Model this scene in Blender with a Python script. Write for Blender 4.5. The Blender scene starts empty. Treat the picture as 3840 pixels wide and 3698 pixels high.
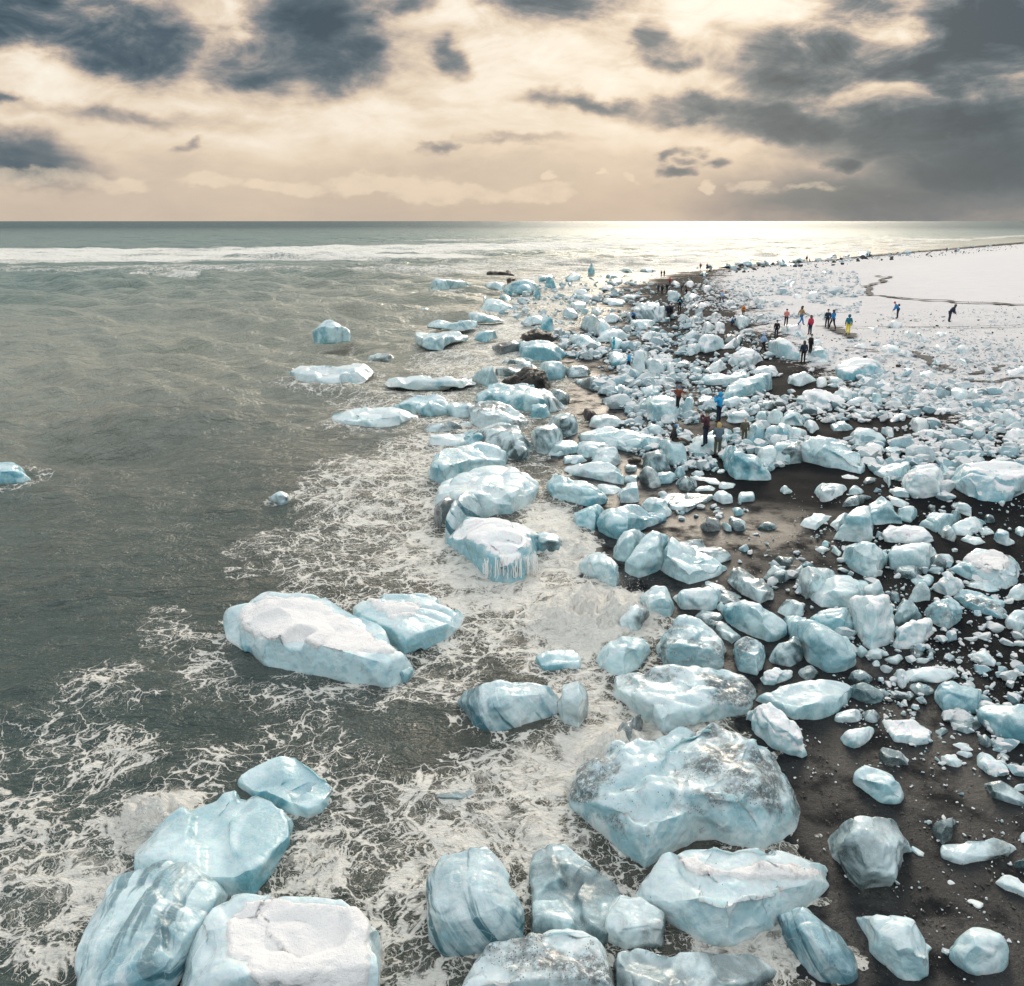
import bpy, bmesh, math, random
import numpy as np
from mathutils import Vector
R = math.radians
SC = bpy.context.scene
COL = SC.collection
# ---------------------------------------------------------------- camera
CAM_H = 12.6
F_SRC = 3195.0            # focal length in pixels of the 3840 px wide frame
HORIZON = 829.0
PITCH = math.atan((1849.0 - HORIZON) / F_SRC)
cd = bpy.data.cameras.new('camera'); cam = bpy.data.objects.new('camera', cd); COL.objects.link(cam)
cd.sensor_fit = 'HORIZONTAL'; cd.sensor_width = 36.0; cd.lens = F_SRC / 3840.0 * 36.0
cd.clip_start = 0.5; cd.clip_end = 90000.0
cam.location = (0, 0, CAM_H); cam.rotation_euler = (R(90) - PITCH, 0, 0)
SC.camera = cam
# ---------------------------------------------------------------- exposure
SC.view_settings.view_transform = 'Standard'; SC.view_settings.look = 'None'
SC.view_settings.exposure = 0.0; SC.view_settings.gamma = 1.0
SC.cycles.max_bounces = 6; SC.cycles.diffuse_bounces = 3; SC.cycles.glossy_bounces = 3
SC.cycles.transmission_bounces = 4; SC.cycles.caustics_reflective = False; SC.cycles.caustics_refractive = False
SC.cycles.use_denoising = True; SC.cycles.use_adaptive_sampling = True; SC.cycles.adaptive_threshold = 0.03
# ---------------------------------------------------------------- sun
SUN_AZ, SUN_EL = 12.5, 20.0     # degrees right of the view axis, above the horizon
sl = bpy.data.lights.new('sun', 'SUN'); so = bpy.data.objects.new('sun', sl); COL.objects.link(so)
sl.energy = 1.8; sl.angle = R(22); sl.color = (1.0, 0.87, 0.70)
_d = Vector((math.sin(R(SUN_AZ)) * math.cos(R(SUN_EL)), math.cos(R(SUN_AZ)) * math.cos(R(SUN_EL)), math.sin(R(SUN_EL))))
so.rotation_euler = (-_d).to_track_quat('-Z', 'Y').to_euler(); so.location = (30, 60, 60)

# ---------------------------------------------------------------- node helpers
class NT:
    def __init__(s, nt): s.nt = nt; s.n = nt.nodes; s.l = nt.links
    def new(s, t, **k):
        n = s.n.new(t)
        for a, b in k.items(): setattr(n, a, b)
        return n
    def put(s, sock, v):
        if v is None: return
        if isinstance(v, bpy.types.NodeSocket): s.l.new(v, sock)
        elif isinstance(v, (tuple, list)):
            v = tuple(v)
            if sock.type == 'RGBA' and len(v) == 3: v = v + (1.0,)
            sock.default_value = v
        else: sock.default_value = v
    def m(s, op, a, b=None, c=None, clamp=False):
        n = s.new('ShaderNodeMath', operation=op); n.use_clamp = clamp
        s.put(n.inputs[0], a); s.put(n.inputs[1], b); s.put(n.inputs[2], c)
        return n.outputs[0]
    def vm(s, op, a, b=None, scale=None):
        n = s.new('ShaderNodeVectorMath', operation=op); s.put(n.inputs[0], a); s.put(n.inputs[1], b)
        if scale is not None: s.put(n.inputs['Scale'], scale)
        return n.outputs[1] if op in ('LENGTH', 'DOT_PRODUCT') else n.outputs[0]
    def xyz(s, x, y, z):
        n = s.new('ShaderNodeCombineXYZ'); s.put(n.inputs[0], x); s.put(n.inputs[1], y); s.put(n.inputs[2], z); return n.outputs[0]
    def sep(s, v):
        n = s.new('ShaderNodeSeparateXYZ'); s.put(n.inputs[0], v); return n.outputs
    def noise(s, v, scale, detail=3.0, rough=0.55, dist=0.0, col=False):
        n = s.new('ShaderNodeTexNoise'); s.put(n.inputs['Vector'], v); s.put(n.inputs['Scale'], scale)
        s.put(n.inputs['Detail'], detail); s.put(n.inputs['Roughness'], rough); s.put(n.inputs['Distortion'], dist)
        return n.outputs['Color' if col else 'Fac']
    def vor(s, v, scale, feature='F1', out='Distance', rand=1.0):
        n = s.new('ShaderNodeTexVoronoi', feature=feature); s.put(n.inputs['Vector'], v); s.put(n.inputs['Scale'], scale)
        s.put(n.inputs['Randomness'], rand); return n.outputs[out]
    def ramp(s, x, a, b, lo=0.0, hi=1.0):   # smooth step a..b to lo..hi
        n = s.new('ShaderNodeMapRange', interpolation_type='SMOOTHSTEP'); s.put(n.inputs[0], x)
        s.put(n.inputs[1], a); s.put(n.inputs[2], b); s.put(n.inputs[3], lo); s.put(n.inputs[4], hi); return n.outputs[0]
    def mix(s, f, a, b, mode='MIX'):
        n = s.new('ShaderNodeMix', data_type='RGBA', blend_type=mode); s.put(n.inputs[0], f); s.put(n.inputs[6], a); s.put(n.inputs[7], b)
        return n.outputs[2]
    def attr(s, name):
        n = s.new('ShaderNodeAttribute'); n.attribute_name = name; return n.outputs['Fac']
    def bump(s, h, dist, strength=1.0, normal=None):
        n = s.new('ShaderNodeBump'); s.put(n.inputs['Height'], h); s.put(n.inputs['Distance'], dist); s.put(n.inputs['Strength'], strength)
        s.put(n.inputs['Normal'], normal); return n.outputs[0]

def srgb(r, g, b):
    return tuple(((c / 255.0) / 12.92 if c <= 10 else (((c / 255.0) + 0.055) / 1.055) ** 2.4) for c in (r, g, b))

# ---------------------------------------------------------------- pixel rays (photograph pixels, 3840 x 3698)
FW = np.array([0, math.cos(PITCH), -math.sin(PITCH)]); UP = np.array([0, math.sin(PITCH), math.cos(PITCH)])
def rays(px, py):
    px = np.asarray(px, float); py = np.asarray(py, float)
    return (px - 1920.0)[..., None] * np.array([1.0, 0, 0]) - (py - 1849.0)[..., None] * UP + F_SRC * FW
def project(P):
    d = np.asarray(P, float) - np.array([0, 0, CAM_H]); w = d @ FW
    w = np.where(np.abs(w) < 1e-6, 1e-6, w)
    return 1920 + F_SRC * d[..., 0] / w, 1849 - F_SRC * (d @ UP) / w, w
def at_z(px, py, z):
    r = rays(px, py); rz = np.minimum(r[..., 2], -1e-4 * F_SRC)
    t = (CAM_H - z) / -rz
    return np.stack([r[..., 0] * t, r[..., 1] * t, CAM_H + r[..., 2] * t], -1)
KF = 3840 / 1960.0
def F(*a): return [(x * KF, y * KF) for x, y in zip(a[::2], a[1::2])]

# ---------------------------------------------------------------- world: daylight sky seen through broken cloud
def make_world():
    w = bpy.data.worlds.new('World'); SC.world = w; w.use_nodes = True
    t = NT(w.node_tree)
    for n in list(t.n): t.n.remove(n)
    out = t.new('ShaderNodeOutputWorld')
    sky = t.new('ShaderNodeTexSky', sky_type='NISHITA'); sky.sun_disc = False
    sky.sun_elevation = R(SUN_EL); sky.sun_rotation = R(SUN_AZ); sky.air_density = 1.0; sky.dust_density = 2.0
    tc = t.new('ShaderNodeTexCoord').outputs['Generated']
    d = t.vm('NORMALIZE', tc); x, y, z = t.sep(d)
    ys = t.m('MAXIMUM', y, 0.12); u = t.m('DIVIDE', x, ys); v = t.m('DIVIDE', z, ys)
    front = t.ramp(y, 0.1, 0.45)
    zz = t.m('ADD', t.m('MAXIMUM', z, 0.0), 0.11)
    cl = t.xyz(t.m('DIVIDE', x, zz), t.m('DIVIDE', y, zz), 0.0)          # flat cloud layer
    uv = t.xyz(u, t.m('MULTIPLY', v, 1.7), 0.0)
    w1 = t.noise(uv, 3.2, 5, 0.62, col=True); w2 = t.noise(t.vm('ADD', cl, (3.1, 1.7, 0)), 0.9, 6, 0.62, 0.3)
    warp = t.vm('SCALE', t.vm('SUBTRACT', w1, (0.5, 0.5, 0.5)), None, 0.13)
    w3 = t.noise(uv, 13.0, 5, 0.6, col=True)
    warp = t.vm('ADD', warp, t.vm('SCALE', t.vm('SUBTRACT', w3, (0.5, 0.5, 0.5)), None, 0.065))
    wx, wy, _ = t.sep(warp)
    uu = t.m('ADD', u, wx); vv = t.m('ADD', v, t.m('MULTIPLY', wy, 0.55))
    def uvpx(px, py):
        r = rays(px * KF, py * KF); return r[0] / r[1], r[2] / r[1]
    def blob(cx, cy, rx, ry, tilt=0.0, soft=0.55):
        a, b = uvpx(cx, cy); ru = rx / 1631.0 * 1.12; rv = ry / 1631.0 * 1.25
        dx = t.m('SUBTRACT', uu, a); dy = t.m('SUBTRACT', vv, b)
        if tilt:
            c_, s_ = math.cos(R(tilt)), math.sin(R(tilt))
            dx, dy = t.m('ADD', t.m('MULTIPLY', dx, c_), t.m('MULTIPLY', dy, s_)), t.m('SUBTRACT', t.m('MULTIPLY', dy, c_), t.m('MULTIPLY', dx, s_))
        q = t.m('SQRT', t.m('ADD', t.m('POWER', t.m('ABSOLUTE', t.m('DIVIDE', dx, ru)), 2.0), t.m('POWER', t.m('ABSOLUTE', t.m('DIVIDE', dy, rv)), 2.0)))
        return t.ramp(q, 1.0 + soft * 0.55, 1.0 - soft, 0.0, 1.0)
    def union(bl):
        r = None
        for b in bl:
            k = t.m('MULTIPLY', blob(*b[:-1]), b[-1])
            r = k if r is None else t.m('MAXIMUM', r, k)
        return r
    # heavy slate clouds: cx, cy, rx, ry, tilt, softness, strength (1960-wide frame)
    dark = union([(20, 25, 130, 45, 0, .6, .9), (215, 70, 170, 46, -12, .6, 1), (320, 105, 80, 30, 0, .7, .9), (40, 300, 110, 42, -10, .8, .8),
                  (570, 80, 130, 75, 8, .6, 1), (660, 105, 80, 40, 0, .7, .85), (535, 150, 90, 24, 0, .8, .9), (850, 110, 32, 22, -20, .9, .65),
                  (1080, -5, 190, 34, 0, .8, .75), (780, 20, 70, 14, 0, .9, .6), (240, 212, 240, 14, -4, 1, .45), (20, 190, 45, 10, 0, 1, .7),
                  (1260, 75, 26, 34, 0, .9, .5), (1270, 122, 45, 12, 0, .9, .6), (1560, 120, 150, 62, 0, .7, 1), (1620, 40, 110, 60, -20, .8, .85), (1870, 90, 150, 75, 6, .6, 1), (1800, 150, 130, 35, 0, .7, .95),
                  (1900, 10, 90, 22, 0, .8, .6), (1350, 205, 130, 17, 0, .9, .85), (1120, 190, 110, 12, -4, .9, .75), (1500, 225, 170, 32, -5, .8, .9),
                  (1760, 240, 260, 50, 0, .8, .85), (1880, 310, 190, 70, 0, 1, .72), (1600, 308, 40, 16, 0, .8, .65), (1280, 325, 32, 11, 0, .7, .6), (1345, 303, 28, 9, 0, .7, .5), (1290, 290, 24, 8, 20, .8, .5),
                  (1700, 375, 330, 45, 0, 1, .42), (825, 275, 30, 9, 25, .9, .45), (380, 265, 30, 7, 20, .9, .35), (980, 258, 110, 6, 0, 1, .3)])
    bright = union([(1480, 45, 90, 50, 20, .9, .9), (1000, 95, 250, 70, 5, 1, .95), (1300, 30, 150, 30, 0, 1, .7), (830, 35, 60, 40, 0, 1, .6), (1250, 150, 170, 40, 0, 1, .7), (560, 215, 420, 45, -3, 1, .65), (90, 150, 160, 60, -10, 1, .7),
                    (1700, 75, 60, 30, 0, .9, .8), (1700, 195, 140, 16, 0, .9, .8), (1180, 245, 260, 30, 0, 1, .5), (430, 60, 20, 60, 0, 1, .7), (1480, 268, 180, 12, 0, 1, .45)])
    puff = union([(80, 345, 110, 16, 0, .5, .5), (235, 352, 70, 13, 0, .5, .5), (420, 345, 60, 13, 0, .5, .55), (545, 352, 70, 12, 0, .5, .5), (740, 352, 110, 14, 0, .5, .6),
                  (850, 362, 110, 12, 0, .5, .5), (1000, 365, 90, 12, 0, .5, .45), (1045, 340, 14, 7, 0, .6, .5), (1125, 343, 12, 6, 0, .6, .5), (1180, 342, 16, 7, 0, .6, .5),
                  (1345, 354, 15, 8, 0, .6, .6), (1425, 357, 45, 9, 0, .7, .5), (1550, 361, 60, 7, 0, .8, .4), (1240, 348, 22, 7, 0, .8, .3)])
    cream = srgb(247, 236, 216); beige = srgb(221, 199, 170); mauve = srgb(190, 172, 158); slate = srgb(70, 88, 100); grey = srgb(150, 150, 148)
    su = t.xyz(t.m('MULTIPLY', u, 0.8), t.m('MULTIPLY', v, 2.0), 1.3)
    amp = t.ramp(v, 0.02, 0.20, 0.10, 1.0)
    n_a = t.noise(su, 4.3, 9, 0.60, 0.5); n_b = t.noise(t.vm('ADD', su, (5.0, 2.0, 0)), 15.0, 7, 0.62, 0.6)
    nn = t.m('ADD', t.m('MULTIPLY', t.m('SUBTRACT', n_a, 0.5), 1.25), t.m('MULTIPLY', t.m('SUBTRACT', n_b, 0.5), 0.72))
    D = t.m('ADD', t.m('MULTIPLY', t.m('MULTIPLY', nn, amp), t.m('ADD', 1.0, t.m('MULTIPLY', t.m('ADD', dark, t.ramp(u, 0.15, 0.4)), 0.55))), 0.27); D = t.m('ADD', D, t.m('MULTIPLY', dark, 0.58)); D = t.m('SUBTRACT', D, t.m('MULTIPLY', bright, 0.27))
    D = t.m('ADD', D, t.m('MULTIPLY', t.ramp(u, 0.15, 0.60), 0.14)); D = t.m('ADD', D, t.ramp(v, 0.11, 0.0, 0.0, 0.10)); D = t.m('ADD', D, t.ramp(v, 0.20, 0.30, 0.0, 0.05))
    cr = t.new('ShaderNodeValToRGB'); t.l.new(D, cr.inputs[0]); el = cr.color_ramp.elements
    stops = [(0.00, (255, 246, 230)), (0.13, (246, 233, 214)), (0.27, (228, 209, 186)), (0.38, (200, 184, 168)), (0.48, (164, 156, 151)), (0.60, (118, 126, 131)), (0.76, (82, 99, 110)), (0.95, (60, 79, 92))]
    el[0].position = 0.0; el[0].color = (*srgb(*stops[0][1]), 1); el[1].position = 0.95; el[1].color = (*srgb(*stops[-1][1]), 1)
    for ps_, cc in stops[1:-1]:
        e = el.new(ps_); e.color = (*srgb(*cc), 1)
    c = cr.outputs[0]
    pm_ = t.ramp(t.m('ADD', puff, t.m('MULTIPLY', t.m('SUBTRACT', t.noise(uv, 30.0, 6, 0.62), 0.5), 0.9)), 0.12, 0.62); c = t.mix(t.m('MULTIPLY', pm_, 0.42), c, srgb(252, 232, 204))
    over = t.mix(t.ramp(w2, 0.35, 0.6), (0.85, 0.92, 0.97), (1.22, 1.26, 1.25))  # unseen cloud deck overhead and behind, brightened as fill for the ice
    over = t.mix(t.ramp(z, 0.62, 0.12), over, t.mix(t.ramp(y, -0.5, 0.5), (0.22, 0.31, 0.36), (0.48, 0.52, 0.53)))   # unseen low sky behind and beside, darkened so ice fronts shade deeper
    c = t.mix(t.m('MULTIPLY', t.m('SUBTRACT', 1.0, t.ramp(v, 0.30, 0.55)), front), over, c)
    b1 = t.new('ShaderNodeBackground'); t.l.new(sky.outputs[0], b1.inputs[0]); b1.inputs[1].default_value = 0.08
    b2 = t.new('ShaderNodeBackground'); t.l.new(c, b2.inputs[0]); b2.inputs[1].default_value = 1.0
    mx = t.new('ShaderNodeMixShader'); mx.inputs[0].default_value = 0.97
    t.l.new(b1.outputs[0], mx.inputs[1]); t.l.new(b2.outputs[0], mx.inputs[2]); t.l.new(mx.outputs[0], out.inputs[0])
    w.cycles.sampling_method = 'MANUAL'; w.cycles.sample_map_resolution = 512
make_world()

# ---------------------------------------------------------------- small maths
def hash3(ix, iy, iz, s):
    h = (ix * 374761393 + iy * 668265263 + iz * 2147483647 + s * 974711) & 0xffffffff
    h = ((h ^ (h >> 13)) * 1274126177) & 0xffffffff; h = (h ^ (h >> 16)) & 0xffffffff
    return h.astype(np.float64) / 4294967295.0
def vnoise(P, seed=0):                                                         # value noise, -1..1
    P = np.asarray(P, float); i = np.floor(P).astype(np.int64); f = P - i; f = f * f * f * (f * (f * 6 - 15) + 10)
    x, y, z = i[..., 0], i[..., 1], i[..., 2]; a = {}
    for dx in (0, 1):
        for dy in (0, 1):
            for dz in (0, 1): a[dx, dy, dz] = hash3(x + dx, y + dy, z + dz, seed)
    fx, fy, fz = f[..., 0], f[..., 1], f[..., 2]
    l = lambda p, q, k: p + (q - p) * k
    r = l(l(l(a[0,0,0], a[1,0,0], fx), l(a[0,1,0], a[1,1,0], fx), fy), l(l(a[0,0,1], a[1,0,1], fx), l(a[0,1,1], a[1,1,1], fx), fy), fz)
    return r * 2 - 1
def fbm(P, seed=0, oct=4, g=0.5):
    r = 0; a = 1.0
    for o in range(oct): r = r + a * vnoise(P * 2.03 ** o, seed + o * 17); a *= g
    return r
def sstep(x, a, b):
    k = np.clip((x - a) / (b - a), 0, 1); return k * k * (3 - 2 * k)
def inside(poly, x, y):
    r = np.zeros(np.shape(x), bool); n = len(poly)
    for i in range(n):
        (x0, y0), (x1, y1) = poly[i], poly[(i + 1) % n]
        if y0 == y1: continue
        c = ((y0 > y) != (y1 > y)) & (x < (x1 - x0) * (y - y0) / (y1 - y0) + x0); r ^= c
    return r
def dist_line(pts, x, y, closed=False):
    d = np.full(np.shape(x), 1e18); n = len(pts)
    for i in range(n if closed else n - 1):
        (x0, y0), (x1, y1) = pts[i], pts[(i + 1) % n]; ex, ey = x1 - x0, y1 - y0
        k = np.clip(((x - x0) * ex + (y - y0) * ey) / (ex * ex + ey * ey + 1e-12), 0, 1)
        d = np.minimum(d, (x - x0 - k * ex) ** 2 + (y - y0 - k * ey) ** 2)
    return np.sqrt(d)

# ---------------------------------------------------------------- the lie of the land
SHORE_PX = F(1640,1888, 1580,1780, 1560,1650, 1525,1560, 1500,1470, 1440,1410, 1370,1280, 1300,1185, 1215,1120, 1095,1045, 1130,960, 1065,880,
             1130,800, 1110,740, 1075,680, 1120,620, 1140,570, 1200,540, 1330,515, 1450,505, 1570,496, 1700,484, 1800,476, 1960,463, 2300,450)
SHORE = [tuple(at_z(a, b, 0.0)[:2]) for a, b in SHORE_PX]
SHORE = [(14.0, -60.0), (11.0, -5.0)] + SHORE
LAND = SHORE + [(6000.0, SHORE[-1][1] + 300), (6000.0, -300.0), (14.0, -300.0)]
BERM_PX = F(1400,505, 1560,502, 1640,520, 1665,560, 1690,600, 1960,640, 2500,700, 2600,480, 1960,468, 1700,486)   # smooth snowy terrace at the right
def shore_d(x, y):
    return np.where(inside(LAND, x, y), 1, -1) * dist_line(SHORE, x, y)
def ground(x, y):
    x = np.asarray(x, float); y = np.asarray(y, float); d = shore_d(x, y)
    z = np.where(d > 0, 0.035 * np.minimum(d, 14) + 0.055 * np.clip(d - 14, 0, 45), 0.10 * np.maximum(d, -40))
    return z + np.where(d > 0, 0.05, 0.05) * 0
def hit(px, py):
    px = np.asarray(px, float); py = np.asarray(py, float); z = np.zeros(px.shape)
    for _ in range(14):
        P = at_z(px, py, z); z = z * 0.45 + 0.55 * np.maximum(ground(P[..., 0], P[..., 1]), 0.0)
    return at_z(px, py, z)

# ---------------------------------------------------------------- object helpers
def tag(o, label=None, cat=None, group=None, kind=None):
    if label: o['label'] = label
    if cat: o['category'] = cat
    if group: o['group'] = group
    if kind: o['kind'] = kind
    return o
def mesh_np(name, V, Fc, smooth=True):
    me = bpy.data.meshes.new(name); V = np.asarray(V, np.float32); Fc = np.asarray(Fc, np.int32)
    me.vertices.add(len(V)); me.vertices.foreach_set('co', V.ravel()); k = Fc.shape[1]
    me.loops.add(Fc.size); me.loops.foreach_set('vertex_index', Fc.ravel()); me.polygons.add(len(Fc))
    me.polygons.foreach_set('loop_start', np.arange(0, Fc.size, k, dtype=np.int32))
    me.polygons.foreach_set('use_smooth', np.full(len(Fc), smooth)); me.update(calc_edges=True); return me
def link(name, me, mat=None, parent=None, loc=None):
    o = bpy.data.objects.new(name, me); COL.objects.link(o)
    if mat is not None: me.materials.clear(); me.materials.append(mat)
    if parent is not None: o.parent = parent
    if loc is not None: o.location = loc
    return o
def add_attr(me, name, a):
    at = me.attributes.new(name, 'FLOAT', 'POINT'); at.data.foreach_set('value', np.asarray(a, np.float32))
def new_mat(name):
    m = bpy.data.materials.new(name); m.use_nodes = True; t = NT(m.node_tree)
    p = [n for n in t.n if n.type == 'BSDF_PRINCIPLED'][0]; return m, t, p
def plain(name, col, rough=0.8, **k):
    m, t, p = new_mat(name); p.inputs['Base Color'].default_value = (*col, 1); p.inputs['Roughness'].default_value = rough
    for a, b in k.items(): p.inputs[a.replace('_', ' ')].default_value = b
    return m

# ================================================================ SETTING
def polar(r0, r1, nr, a0, a1, na, extra=()):
    r = np.exp(np.linspace(math.log(r0), math.log(r1), nr)); r = np.concatenate([r, np.asarray(extra, float)])
    a = np.radians(np.linspace(a0, a1, na)); rr, aa = np.meshgrid(r, a, indexing='ij')
    X, Y = rr * np.sin(aa), rr * np.cos(aa); n, k = rr.shape
    i = np.arange(n - 1)[:, None] * k + np.arange(k - 1)[None]; i = i.ravel()
    return X.ravel(), Y.ravel(), rr.ravel(), np.stack([i, i + 1, i + k + 1, i + k], -1)

# ---- ground: black sand rising to snow
def sand_material():
    m, t, p = new_mat('black_sand_and_snow')
    pos = t.new('ShaderNodeNewGeometry').outputs['Position']
    n1 = t.noise(pos, 0.9, 6, 0.6); n2 = t.noise(pos, 9.0, 4, 0.65); n3 = t.noise(pos, 55.0, 3, 0.7)
    sand = t.mix(t.ramp(n3, 0.35, 0.75), (0.005, 0.0062, 0.0080), (0.022, 0.0235, 0.026))
    sand = t.mix(t.m('MULTIPLY', t.ramp(n1, 0.4, 0.7), 0.5), sand, (0.016, 0.016, 0.016))
    peb = t.vor(pos, 26.0, 'F1', 'Distance'); pc = t.vor(pos, 26.0, 'F1', 'Color')
    pm = t.m('MULTIPLY', t.ramp(peb, 0.30, 0.16), t.ramp(t.sep(pc)[0], 0.72, 0.78))
    sand = t.mix(pm, sand, t.mix(t.sep(pc)[1], (0.03, 0.032, 0.034), (0.17, 0.14, 0.10)))
    snow = t.attr('snow'); pure = t.attr('pure')
    sp = t.m('ADD', t.m('MULTIPLY', t.noise(pos, 0.28, 6, 0.68, 0.4), 0.55), t.m('MULTIPLY', t.noise(pos, 1.9, 5, 0.7), 0.45))
    thr = t.m('SUBTRACT', 0.80, t.m('MULTIPLY', snow, 0.44)); thr = t.m('SUBTRACT', thr, t.m('MULTIPLY', pure, 0.085))
    sm = t.ramp(t.m('SUBTRACT', sp, thr), -0.02, 0.03)
    col = t.mix(sm, sand, t.mix(t.noise(pos, 0.5, 3), (0.64, 0.615, 0.62), (0.76, 0.725, 0.715)))
    t.put(p.inputs['Base Color'], col)
    wet = t.attr('wet'); wp = t.m('MULTIPLY', wet, t.ramp(n1, 0.30, 0.55))
    ro = t.m('SUBTRACT', 0.85, t.m('MULTIPLY', wp, 0.50)); ro = t.m('MAXIMUM', ro, t.m('MULTIPLY', sm, 0.75))
    t.put(p.inputs['Roughness'], ro)
    t.put(p.inputs['Specular IOR Level'], t.m('ADD', t.m('MULTIPLY', wp, 0.30), 0.05))
    h = t.m('ADD', t.m('ADD', t.m('MULTIPLY', n3, 0.014), t.m('MULTIPLY', n2, 0.035)), t.m('MULTIPLY', pm, 0.02))
    h = t.m('ADD', h, t.m('MULTIPLY', sm, 0.09)); h = t.m('ADD', h, t.m('MULTIPLY', t.m('MULTIPLY', sm, t.m('SUBTRACT', 1.0, pure)), t.m('MULTIPLY', sp, 0.5)))
    t.put(p.inputs['Normal'], t.bump(h, 1.0, 0.9))
    return m
SNOW_POLY = F(1325,520, 1450,507, 1570,498, 1700,486, 1960,465, 2600,448, 2700,900, 1960,875, 1800,862, 1700,840, 1560,800, 1440,740, 1370,680, 1330,600, 1300,550)
PURE_POLY = F(1640,515, 1960,470, 2600,450, 2600,640, 1960,600, 1800,585, 1690,570)
# dark bare tracks across the snow, as lines of points with half-widths in metres
PATHS = [(F(1670,529, 1700,531, 1688,541, 1660,549, 1657,556, 1668,566, 1720,572, 1850,580, 1960,585), 0.55),
         (F(1560,626, 1700,628, 1830,628, 1960,625), 0.22), (F(1583,628, 1620,638, 1640,648), 0.8), (F(1740,676, 1775,700, 1830,712), 0.5),
         (F(1850,718, 1900,712, 1925,702), 0.35), (F(1840,734, 1900,732, 1960,726), 0.3), (F(1620,668, 1680,674), 0.25)]
def build_ground():
    X, Y, RR, Q = polar(4.0, 1400.0, 860, -60, 62, 640, (2200, 4000, 8000))
    d = shore_d(X, Y); Z = np.asarray(ground(X, Y))
    px, py, w = project(np.stack([X, Y, Z], -1)); ok = w > 1
    sx = np.where(ok, px, 9e5); sy = np.where(ok, py, 9e5)
    W = [tuple(hit(a, b)[:2]) for a, b in SNOW_POLY]; Pp = [tuple(hit(a, b)[:2]) for a, b in PURE_POLY]
    sd = np.where(inside(W, X, Y), 1, -1) * dist_line(W, X, Y, True); pd = np.where(inside(Pp, X, Y), 1, -1) * dist_line(Pp, X, Y, True)
    snow = sstep(sd, -6, 14) * (d > 0); pure = sstep(pd, -4, 16)
    wn = W_NORM = fbm(np.stack([X * 0.18, Y * 0.18, X * 0], -1), 5, 3)
    Z = Z + (d > 1) * (0.10 * fbm(np.stack([X * 0.35, Y * 0.35, X * 0], -1), 3, 4) * np.clip(d / 10, 0, 1)) * (1 - 0.7 * pure) + 0.02 * vnoise(np.stack([X * 1.3, Y * 1.3, X * 0], -1), 9)
    wet = np.clip(1.0 - d / 9.0 + 0.5 * wn, 0, 1)
    gx, gy = hit(1350 * KF, 1015 * KF)[:2]; wet = np.maximum(wet, 1.0 - ((X - gx) / 7.5) ** 2 - ((Y - gy) / 4.5) ** 2)
    me = mesh_np('ground', np.stack([X, Y, Z], -1), Q); add_attr(me, 'snow', snow); add_attr(me, 'pure', pure); add_attr(me, 'wet', wet)
    link('ground', me, sand_material())['kind'] = 'structure'
build_ground()

def build_paths():
    m, t, p = new_mat('trodden_black_sand'); pos = t.new('ShaderNodeNewGeometry').outputs['Position']
    t.put(p.inputs['Base Color'], t.mix(t.noise(pos, 3.0, 5, 0.7), (0.02, 0.02, 0.022), (0.10, 0.095, 0.09))); p.inputs['Roughness'].default_value = 0.85
    for pts, hw in PATHS:
        P = np.array([hit(a, b) for a, b in pts]); out = []; k = 14
        for i in range(len(P) - 1):
            for j in range(k): out.append(P[i] + (P[i + 1] - P[i]) * j / k)
        out = np.array(out + [P[-1]]); T = np.gradient(out[:, :2], axis=0); T /= np.linalg.norm(T, axis=1)[:, None] + 1e-9
        N = np.stack([-T[:, 1], T[:, 0]], -1); n = len(out); s = np.arange(n)
        j = np.stack([s * 0.31, s * 0 + pts[0][0], s * 0], -1)
        c = out[:, :2] + N * (vnoise(j, 4)[:, None] * hw * 1.1); wl = hw * (0.75 + 0.55 * vnoise(j * 3, 5)); wr = hw * (0.75 + 0.55 * vnoise(j * 3, 6))
        A = c + N * wl[:, None]; B = c - N * wr[:, None]; V = np.concatenate([A, B]); Z = ground(V[:, 0], V[:, 1]) + 0.16
        i = np.arange(n - 1); me = mesh_np('footpath', np.column_stack([V, Z]), np.stack([i, i + 1, i + 1 + n, i + n], -1))
        link('footpath', me, m)['kind'] = 'structure'
build_paths()

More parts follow.
